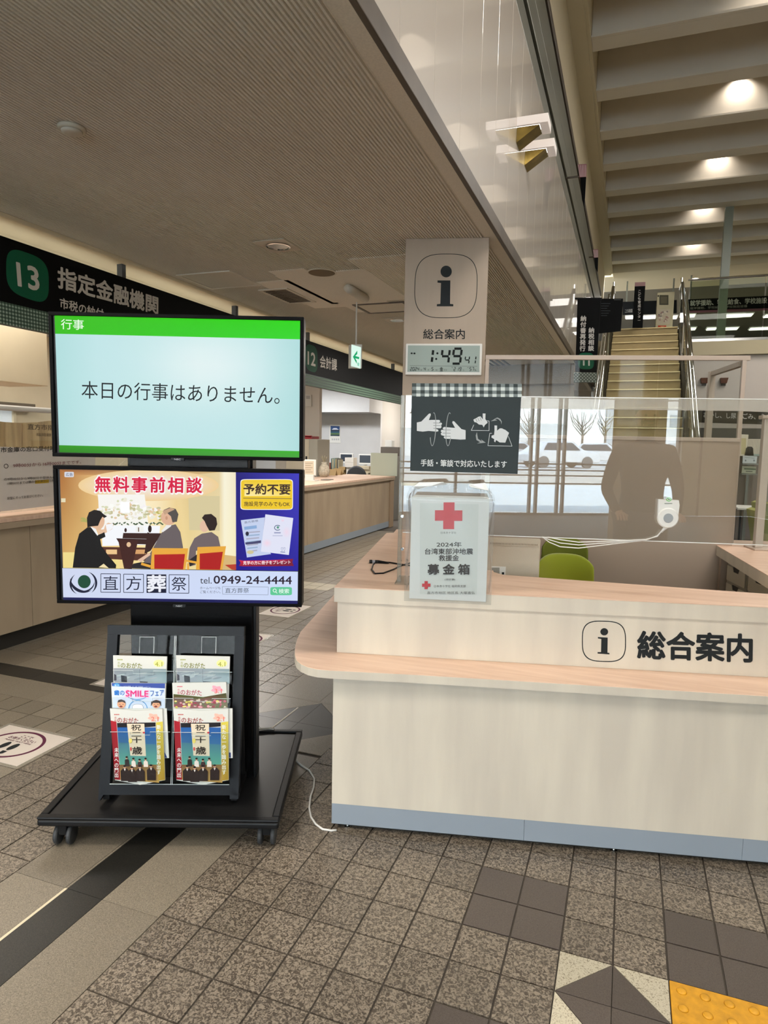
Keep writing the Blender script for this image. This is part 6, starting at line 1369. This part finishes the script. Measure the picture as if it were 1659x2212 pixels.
# visitor chairs and low table at the right
OLV = mat('olive_vinyl', (146, 146, 74), .5)
def vchair(x, y, rz, label, m=OLV):
    fr = Frame((x, y, 0), rz); t = thing('lobby_chair', label, 'chair', fr, (0, 0, 0), 'olive lobby chairs at the right')
    b = MB(fr); b.box(-.25, .25, -.22, .25, .38, .44, .02, 3); part('seat', b, m, t)
    b = MB(fr); b.hexa([(-.25, .22, .46), (.25, .22, .46), (.25, .27, .46), (-.25, .27, .46)], [(-.24, .30, .86), (.24, .30, .86), (.24, .35, .84), (-.24, .35, .84)]); part('backrest', b, m, t)
    for sx in (-.22, .22):
        b = MB(fr); b.tube([(sx, -.20, 0), (sx, -.18, .38), (sx, .24, .40), (sx, .30, 0)], .012, 8); part('leg', b, BLACK, t)
vchair(1.72, 8.6, 100, 'olive lobby chair just right of the booth, nearer one'); vchair(2.0, 10.0, 120, 'olive lobby chair right of the booth, farther one'); vchair(2.35, 8.0, 20, 'olive lobby chair cut by the right edge of the picture')
t = thing('lobby_table', 'low white lobby table beside the olive chairs', 'table', WF, (1.75, 10.9, 0))
b = MB(); b.box(1.5, 2.2, 10.6, 11.2, .68, .71, .006); part('tabletop', b, WHITE, t)
for x in (1.55, 2.15):
    for y in (10.65, 11.15): b = MB(); b.tube([(x, y, 0), (x, y, .68)], .015, 8); part('leg', b, BLACK, t)
# brown light boxes on the hall end wall
for u, lb in ((1521, 'left of the pair'), (1563, 'right of the pair')):
    P = hit(u, 823, (0, YT+.09, 0), (0, 1, 0)); t = thing('wall_light', 'small brown wall light on the pale far wall, '+lb, 'wall lamp', WF, tuple(P))
    b = MB(); b.hexa([(P[0]-.05, YT+.0, P[2]-.05), (P[0]+.05, YT+.0, P[2]-.05), (P[0]+.05, YT+.098, P[2]-.05), (P[0]-.05, YT+.098, P[2]-.05)], [(P[0]-.07, YT-.03, P[2]+.05), (P[0]+.07, YT-.03, P[2]+.05), (P[0]+.07, YT+.098, P[2]+.05), (P[0]-.07, YT+.098, P[2]+.05)]); part('shade', b, mat('brown_shade', (96, 58, 40), .5), t)
    b = MB(); b.box(P[0]-.04, P[0]+.04, YT+.07, YT+.0985, P[2]-.09, P[2]-.051); part('mount', b, BRONZE, t)
# lower area seen through the booth screen, left of the stairs
b = MB(); b.box(-1.9, XE-.03, 11.2, 11.3, 0, ZC-.32); struct('wall_lobby', b, mat('lobby_panel', (140, 128, 114), .5))
b = MB(); b.box(-2.6, XE-.03, 11.0, 11.3, ZC-.32, ZC, .01); struct('beam_lobby', b, mat('lobby_beam', (124, 112, 96), .5))
hx = cz(1130, 788); t = thing('ceiling_vent', 'dark line diffuser in the low ceiling behind the booth screen', 'vent', WF, (hx[0], hx[1], ZC-.01))
for k in range(4): b = MB(); b.box(hx[0]-.5+k*.09, hx[0]-.46+k*.09, hx[1]-.9, hx[1]+.9, ZC-.012, ZC-.0045); part('slot', b, DARKJ, t)
# ================================================================ FLOOR STICKERS
def sticker(x0, x1, y0, y1, label, rot=False, foot=True):
    t = thing('floor_sticker', label, 'floor sticker', WF, ((x0+x1)/2, (y0+y1)/2, .001), 'waiting stickers on the floor')
    b = MB(); b.box(x0-.02, x1+.02, y0-.02, y1+.02, .0008, .0012); part('clear_margin', b, pane('sticker_film', (240, 238, 232), rough=.2, haze=.35, hazec=(190, 184, 172)), t)
    b = MB(); b.box(x0, x1, y0, y1, .0013, .0017); part('sheet', b, mat('sticker_white', (202, 192, 182), .5), t)
    cx, cy_ = (x0+x1)/2, (y0+y1)/2; w, h = (x1-x0), (y1-y0); R_ = min(w, h)*.44
    P = (0, 0, .0018); A = Art(P, (0, 0, 1), first=.0001, step=.00004)
    A.pt = (lambda x, y, A=A: np.array([cx+(y*-1 if rot else x), cy_+(x if rot else y), .0018+A.lay]))
    PU = (84, 30, 56); A.ring(0, 0, R_*1.12, R_, .016, PU, n=60)
    A.text('ここで\nお待ちください', (-R_*.62, R_*.30), (R_*.62, R_*.30), (-R_*.62, R_*.68), PU, .02); A.text('PLEASE WAIT HERE', (-R_*.6, R_*.17), (R_*.6, R_*.17), (-R_*.6, R_*.25), PU, .01)
    for sx in (-1, 1):
        A.ell(sx*R_*.2, -R_*.16, R_*.13, R_*.26, INK, 20); A.poly([(sx*R_*.2-R_*.10, -R_*.48), (sx*R_*.2+R_*.10, -R_*.48), (sx*R_*.2+R_*.09, -R_*.66), (sx*R_*.2, -R_*.72), (sx*R_*.2-R_*.09, -R_*.66)], INK)
    A.done('printing', PRINT, t)
sticker(-2.975, -2.56, 2.15, 2.465, 'white floor sticker with purple ring and footprints, nearest the left edge')
sticker(-2.99, -2.69, 4.98, 5.42, 'white floor sticker with footprints below the lower screen, right of the column', rot=True)
sticker(-3.02, -2.60, 3.10, 3.40, 'white floor sticker peeping out left of the brochure rack')
q0 = hit(560, 1390, (0, 0, 0), (0, 0, 1)); sticker(q0[0]-.36, q0[0]-.02, q0[1]-.12, q0[1]+.22, 'white floor sticker half hidden behind the right side of the column')
# yellow tactile tile with its domes
t = part('tactile_tile', MB().box(.187, .485, 1.613, 1.922, -.008, .0035, .0015, 1), YEL, floor)
for i in range(5):
    for j in range(5):
        x = .187+.298*(i+.5)/5; y = 1.613+.309*(j+.5)/5; b = MB(); b.lathe((x, y, .0036), [(.014, 0), (.012, .003), (.008, .0045), (.003, .005)], 14); part('dome', b, YEL, t, smooth=True)
# ================================================================ BEHIND THE CAMERA: seen mirrored in the acrylic
GP = CF.w((0, GD, 0))
def mirrored(u, t):                        # where a thing t metres off stands to be mirrored at column u of the picture
    r = ray(u, 968); P = EYE+r/np.hypot(r[0], r[1])*t; return P-2*((P-GP)@CF.uy)*CF.uy
MULL = mat('facade_mullion', (120, 108, 96), .5)
b = MB(); b.box(7.2, 9.1, -9.3, -9.2, 0, 7.1); b.box(XE, 7.2, -9.3, -9.2, 4.6, 7.1); b.box(-9, XE, -9.3, -9.2, 2.8, 7.1); struct('wall_facade', b, CREAM)
b = MB(); b.box(-9, 7.2, -9.24, -9.228, 0.05, 2.8); b.box(XE, 7.2, -9.24, -9.228, 2.801, 4.6); win = struct('window_1', b, GLASSG)
n2 = CF.uy
def mirx(u):
    r = ray(u, 968); r = np.array([r[0], r[1], 0]); t = ((GP-EYE)@n2)/(r@n2); Pm = EYE+r*t; r2 = r-2*(r@n2)*n2; k = (-9.2-Pm[1])/r2[1]; return (Pm+r2*k)[0]
for x in (-9, -7, -5, -3, -2.0, -.9, .5, 1.9, mirx(1146), mirx(1160), mirx(1206), mirx(1218), mirx(1346), 7.1, mirx(1512)):
    b = MB(); b.box(x, x+.05, -9.30, -9.18, 0, 2.8 if x < -1 else 4.6); part('mullion', b, MULL, win)
for z in (.70, .88, 1.0, 1.14, 2.62):
    b = MB(); b.box(-9, 7.2, -9.17, -9.14, z, z+.03); part('guard_rail', b, MULL, win)
b = MB(); b.box(-9, 7.2, -9.35, -9.15, 0, .05); part('sill', b, STEEL, win)
b = MB(); b.box(-40, 60, -70, -9.36, -.35, -.15); struct('ground_outside', b, mat('outdoor_paving', (214, 212, 206), .8, var=.05, vs=(1, 1, 1)))
pa, pb = mirrored(1322, 10), mirrored(1437, 10); nn = np.array([pa[1]-pb[1], pb[0]-pa[0], 0]); nn /= np.linalg.norm(nn)
if nn@(pa-EYE) < 0: nn = -nn
pc, pd = pb+nn*.6, pa+nn*.6
b = MB(); b.prism([pa, pb, pc, pd], 0, 6.8); struct('pillar_hall', b, mat('hall_pillar', (170, 156, 140), .6))
def car(x, y, rz, m, label):
    fr = Frame((x, y, .45), rz); t = thing('parked_car', label, 'car', fr, (0, 0, 0), 'cars parked outside the glass front')
    prof = [(-2.1, .35), (-2.12, .75), (-1.7, .95), (-1.15, 1.42), (.45, 1.48), (1.1, 1.0), (2.0, .85), (2.12, .6), (2.1, .3)]
    b = MB(fr); n = len(prof); w = .86
    L = [b.v((p[0], -w+(.14 if p[1] > 1.1 else 0), p[1])) for p in prof]; R = [b.v((p[0], w-(.14 if p[1] > 1.1 else 0), p[1])) for p in prof]
    b.bm.faces.new(L); b.bm.faces.new(R[::-1])
    for i in range(n): b.bm.faces.new((L[i], R[i], R[(i+1) % n], L[(i+1) % n]))
    o = part('body', b, m, t); md = o.modifiers.new('b', 'BEVEL'); md.width = .07; md.segments = 3
    DG = mat('car_glass', (30, 36, 42), .08)
    for s_ in (-1, 1):
        b = MB(fr); b.plate([(-1.3, s_*.89, .98), (.85, s_*.89, .98), (.4, s_*.80, 1.38), (-1.05, s_*.80, 1.36)], (0, s_, 0), .012); part('side_window', b, DG, t)
        for cx in (-1.3, 1.3):
            b = MB(fr); b.lathe((cx, s_*.84-.1, .32), [(.18, 0), (.32, .01), (.32, .19), (.18, .2)], 20, 1); part('wheel', b, RUB, t)
    b = MB(fr); b.hexa([(.98, -.66, 1.08), (.98, .66, 1.08), (1.0, .66, 1.10), (1.0, -.66, 1.10)], [(.5, -.62, 1.45), (.5, .62, 1.45), (.52, .62, 1.47), (.52, -.62, 1.47)]); part('windscreen', b, DG, t)
CW = mat('white_car_paint', (226, 226, 226), .25, coat=.6); CS = mat('silver_car_paint', (176, 178, 180), .25, metal=.4, coat=.6)
b = MB(); b.box(-40, 60, -70, -24, -.15, .45); struct('ground_lot', b, mat('lot_asphalt', (168, 166, 162), .85))
CW = mat('white_car_paint', (238, 238, 238), .25, coat=.6); CS = mat('silver_car_paint', (196, 198, 200), .25, metal=.4, coat=.6)
for u, tt, rz, m, lb in ((1206, 38, 18, CW, 'white car parked outside, mirrored at the left of the front screen'), (1296, 46, 50, CW, 'white van-like car parked outside, mirrored behind the first one'), (1112, 50, 18, CS, 'silver car parked outside, mirrored behind the poster edge')):
    P = mirrored(u, tt); car(P[0], P[1], rz-25, m, lb)
def tree(x, y, h, label):
    t = thing('street_tree', label, 'tree', WF, (x, y, -.15), 'bare trees beyond the car park')
    b = MB(); b.tube([(x, y, -.15), (x+.1, y, h*.5), (x, y, h*.7)], .14, 8, taper=[1, .7, .5]); part('trunk', b, mat('bark', (84, 76, 66), .9), t)
    b = MB(); r_ = random.Random(int(x*10))
    for k in range(16):
        a = r_.random()*6.28; z = h*(.4+.3*r_.random()); l = h*.35*r_.uniform(.6, 1); b.tube([(x, y, z), (x+l*.5*math.cos(a), y+l*.5*math.sin(a), z+l*.5), (x+l*.7*math.cos(a), y+l*.7*math.sin(a), z+l)], .045, 5, taper=[1, .6, .3])
    part('branches', b, mat('bark', (84, 76, 66), .9), t)
for k, (u, tt, h) in enumerate(((1255, 60, 5.2), (1140, 64, 5.6), (1305, 70, 6), (1080, 66, 6))):
    P = mirrored(u, tt); tree(P[0], P[1], h, 'bare street tree beyond the car park, %s' % ('mirrored above the cars', 'mirrored near the poster edge', 'mirrored beside the hall pillar', 'hidden behind the poster reflection')[k])
for k, (x, y, w, d, h) in enumerate(((2, -66, 14, 4, 3.4), (20, -67, 12, 4, 4.2), (36, -64, 10, 4, 6))):
    t = thing('distant_building', ('low pale building', 'wide pale building', 'small pale building')[k]+' far beyond the car park', 'building', WF, (x, y, -.15))
    b = MB(); b.box(x-w/2, x+w/2, y-d/2, y+d/2, -.15, h); part('wall', b, mat('pale_facade', (236, 234, 230), .8), t)
    for i in range(int(w//2.4)):
        for j in range(int(h//3)): b = MB(); b.box(x-w/2+.6+i*2.4, x-w/2+1.9+i*2.4, y+d/2, y+d/2+.05, 1+j*3, 2.3+j*3); part('window', b, mat('far_window', (120, 128, 134), .3), t)
# a visitor standing beside the photographer, mirrored as a dark shape in the screen
def person(x, y, rz, h, label, cloth, pants):
    fr = Frame((x, y, 0), rz); t = thing('person', label, 'person', fr)
    s = h/1.75
    J = {'pelvis': (0, 0, .95), 'waist': (0, 0, 1.10), 'chest': (0, .01, 1.32), 'neck0': (0, 0, 1.46), 'neck': (0, -.01, 1.53), 'headb': (0, -.02, 1.58), 'head': (0, -.02, 1.65), 'top': (0, 0, 1.72)}
    R_ = {'pelvis': (.155, .11), 'waist': (.14, .10), 'chest': (.165, .11), 'neck0': (.07, .06), 'neck': (.055, .055), 'headb': (.07, .08), 'head': (.085, .095), 'top': (.05, .06)}
    E_ = [('pelvis', 'waist'), ('waist', 'chest'), ('chest', 'neck0'), ('neck0', 'neck'), ('neck', 'headb'), ('headb', 'head'), ('head', 'top')]
    for s_, n in ((-1, 'l'), (1, 'r')):
        J.update({n+'sh': (s_*.18, .01, 1.40), n+'el': (s_*.25, .02, 1.13), n+'wr': (s_*.20, -.16, .98), n+'hp': (s_*.10, 0, .90), n+'kn': (s_*.11, -.01, .50), n+'an': (s_*.12, .02, .09)})
        R_.update({n+'sh': (.065, .065), n+'el': (.045, .045), n+'wr': (.03, .03), n+'hp': (.10, .095), n+'kn': (.06, .062), n+'an': (.042, .045)})
        E_ += [('chest', n+'sh'), (n+'sh', n+'el'), (n+'el', n+'wr'), ('pelvis', n+'hp'), (n+'hp', n+'kn'), (n+'kn', n+'an')]
    def skin(name, J, R_, E_, m, par, root, lv=2):
        ks = list(J); me = bpy.data.meshes.new(name); W_ = WM[key(par)].inverted()
        me.from_pydata([tuple(W_ @ Vector(fr.w(tuple(c*s for c in J[k])))) for k in ks], [(ks.index(a), ks.index(c)) for a, c in E_], [])
        o = bpy.data.objects.new(name, me); C.objects.link(o); o.parent = par; me.materials.append(m); WM[key(o)] = WM[key(par)]
        sk = o.modifiers.new('s', 'SKIN'); sk.use_smooth_shade = True; sv = me.skin_vertices[0].data
        for i, k in enumerate(ks): sv[i].radius = (R_[k][0]*s, R_[k][1]*s); sv[i].use_root = (k == root)
        sd = o.modifiers.new('d', 'SUBSURF'); sd.levels = lv; sd.render_levels = lv
        return o
    body = skin('body', J, R_, E_, cloth, t, 'pelvis')
    JT = {k: J[k] for k in ('pelvis', 'lhp', 'rhp', 'lkn', 'rkn', 'lan', 'ran')}; RT = {k: (R_[k][0]*1.12, R_[k][1]*1.12) for k in JT}
    skin('trousers', JT, RT, [('pelvis', 'lhp'), ('pelvis', 'rhp'), ('lhp', 'lkn'), ('lkn', 'lan'), ('rhp', 'rkn'), ('rkn', 'ran')], pants, t, 'pelvis')
    SKM = mat('skin_tone', (196, 150, 122), .6)
    b = MB(fr); b.lathe((0, -.025*s, 1.565*s), [(.03*s, -.015*s), (.066*s, .02*s), (.078*s, .09*s), (.074*s, .15*s), (.04*s, .19*s), (.005, .2*s)], 20); hd = part('head_skin', b, SKM, t, smooth=True)
    b = MB(fr); b.lathe((0, -.005*s, 1.60*s), [(.07*s, .03*s), (.086*s, .09*s), (.083*s, .14*s), (.05*s, .185*s), (.005, .197*s)], 20); part('hair', b, mat('black_hair', (24, 20, 18), .6), hd, smooth=True)
    for s_ in (-1, 1):
        b = MB(fr); b.lathe((s_*.03*s, -.102*s, 1.655*s), [(.004, -.006), (.010, 0), (.004, .006)], 10, 1); part('eye', b, INKM, hd)
        b = MB(fr); b.lathe((s_*.078*s, -.02*s, 1.65*s), [(.008, -.012), (.012, 0), (.008, .012)], 10, 1); part('ear', b, SKM, hd)
        # hand: palm and five separate fingers
        Wx, Wy, Wz = s_*.20, -.16, .98; HJ = {'w': (Wx, Wy, Wz), 'p': (Wx-s_*.01, Wy-.06, Wz-.01)}; HR = {'w': (.026, .02), 'p': (.032, .016)}; HE = [('w', 'p')]
        for f in range(4):
            ox = (-.027+f*.018)*s_; L = (.062, .07, .066, .05)[f]; HJ['a%d' % f] = (Wx-s_*.01+ox, Wy-.09, Wz-.012); HJ['b%d' % f] = (Wx-s_*.01+ox, Wy-.09-L*.5, Wz-.022); HJ['c%d' % f] = (Wx-s_*.01+ox, Wy-.09-L*.85, Wz-.045)
            for q in 'abc': HR[q+'%d' % f] = (.0085, .0085)
            HE += [('p', 'a%d' % f), ('a%d' % f, 'b%d' % f), ('b%d' % f, 'c%d' % f)]
        HJ['t1'] = (Wx-s_*.045, Wy-.04, Wz-.01); HJ['t2'] = (Wx-s_*.058, Wy-.075, Wz-.02); HR['t1'] = HR['t2'] = (.01, .01); HE += [('w', 't1'), ('t1', 't2')]
        skin('hand', HJ, HR, HE, SKM, t, 'w', 1)
        b = MB(fr); b.box(s_*.12-.05, s_*.12+.05, -.19, .09, 0, .09, .03, 3); part('shoe', b, BLACK, t)
    b = MB(fr); b.hexa([(-.012*s, -.098*s, 1.63*s), (.012*s, -.098*s, 1.63*s), (.012*s, -.11*s, 1.62*s), (-.012*s, -.11*s, 1.62*s)], [(-.005*s, -.098*s, 1.665*s), (.005*s, -.098*s, 1.665*s), (.004*s, -.102*s, 1.665*s), (-.004*s, -.102*s, 1.665*s)]); part('nose', b, SKM, hd)
    b = MB(fr); b.box(-.022*s, .022*s, -.1*s, -.094*s, 1.598*s, 1.604*s); part('mouth', b, mat('lips', (160, 90, 84), .6), hd)
INKM = mat('eye_dark', (20, 18, 18), .3)
pp_ = mirrored(1393, 5.4)
person(pp_[0], pp_[1], 194, 1.86, 'person in dark jacket standing beside the photographer, mirrored in the front screen', mat('dark_jacket', (58, 52, 48), .8, bump=.2, bs=60), mat('navy_trousers', (34, 38, 52), .8))
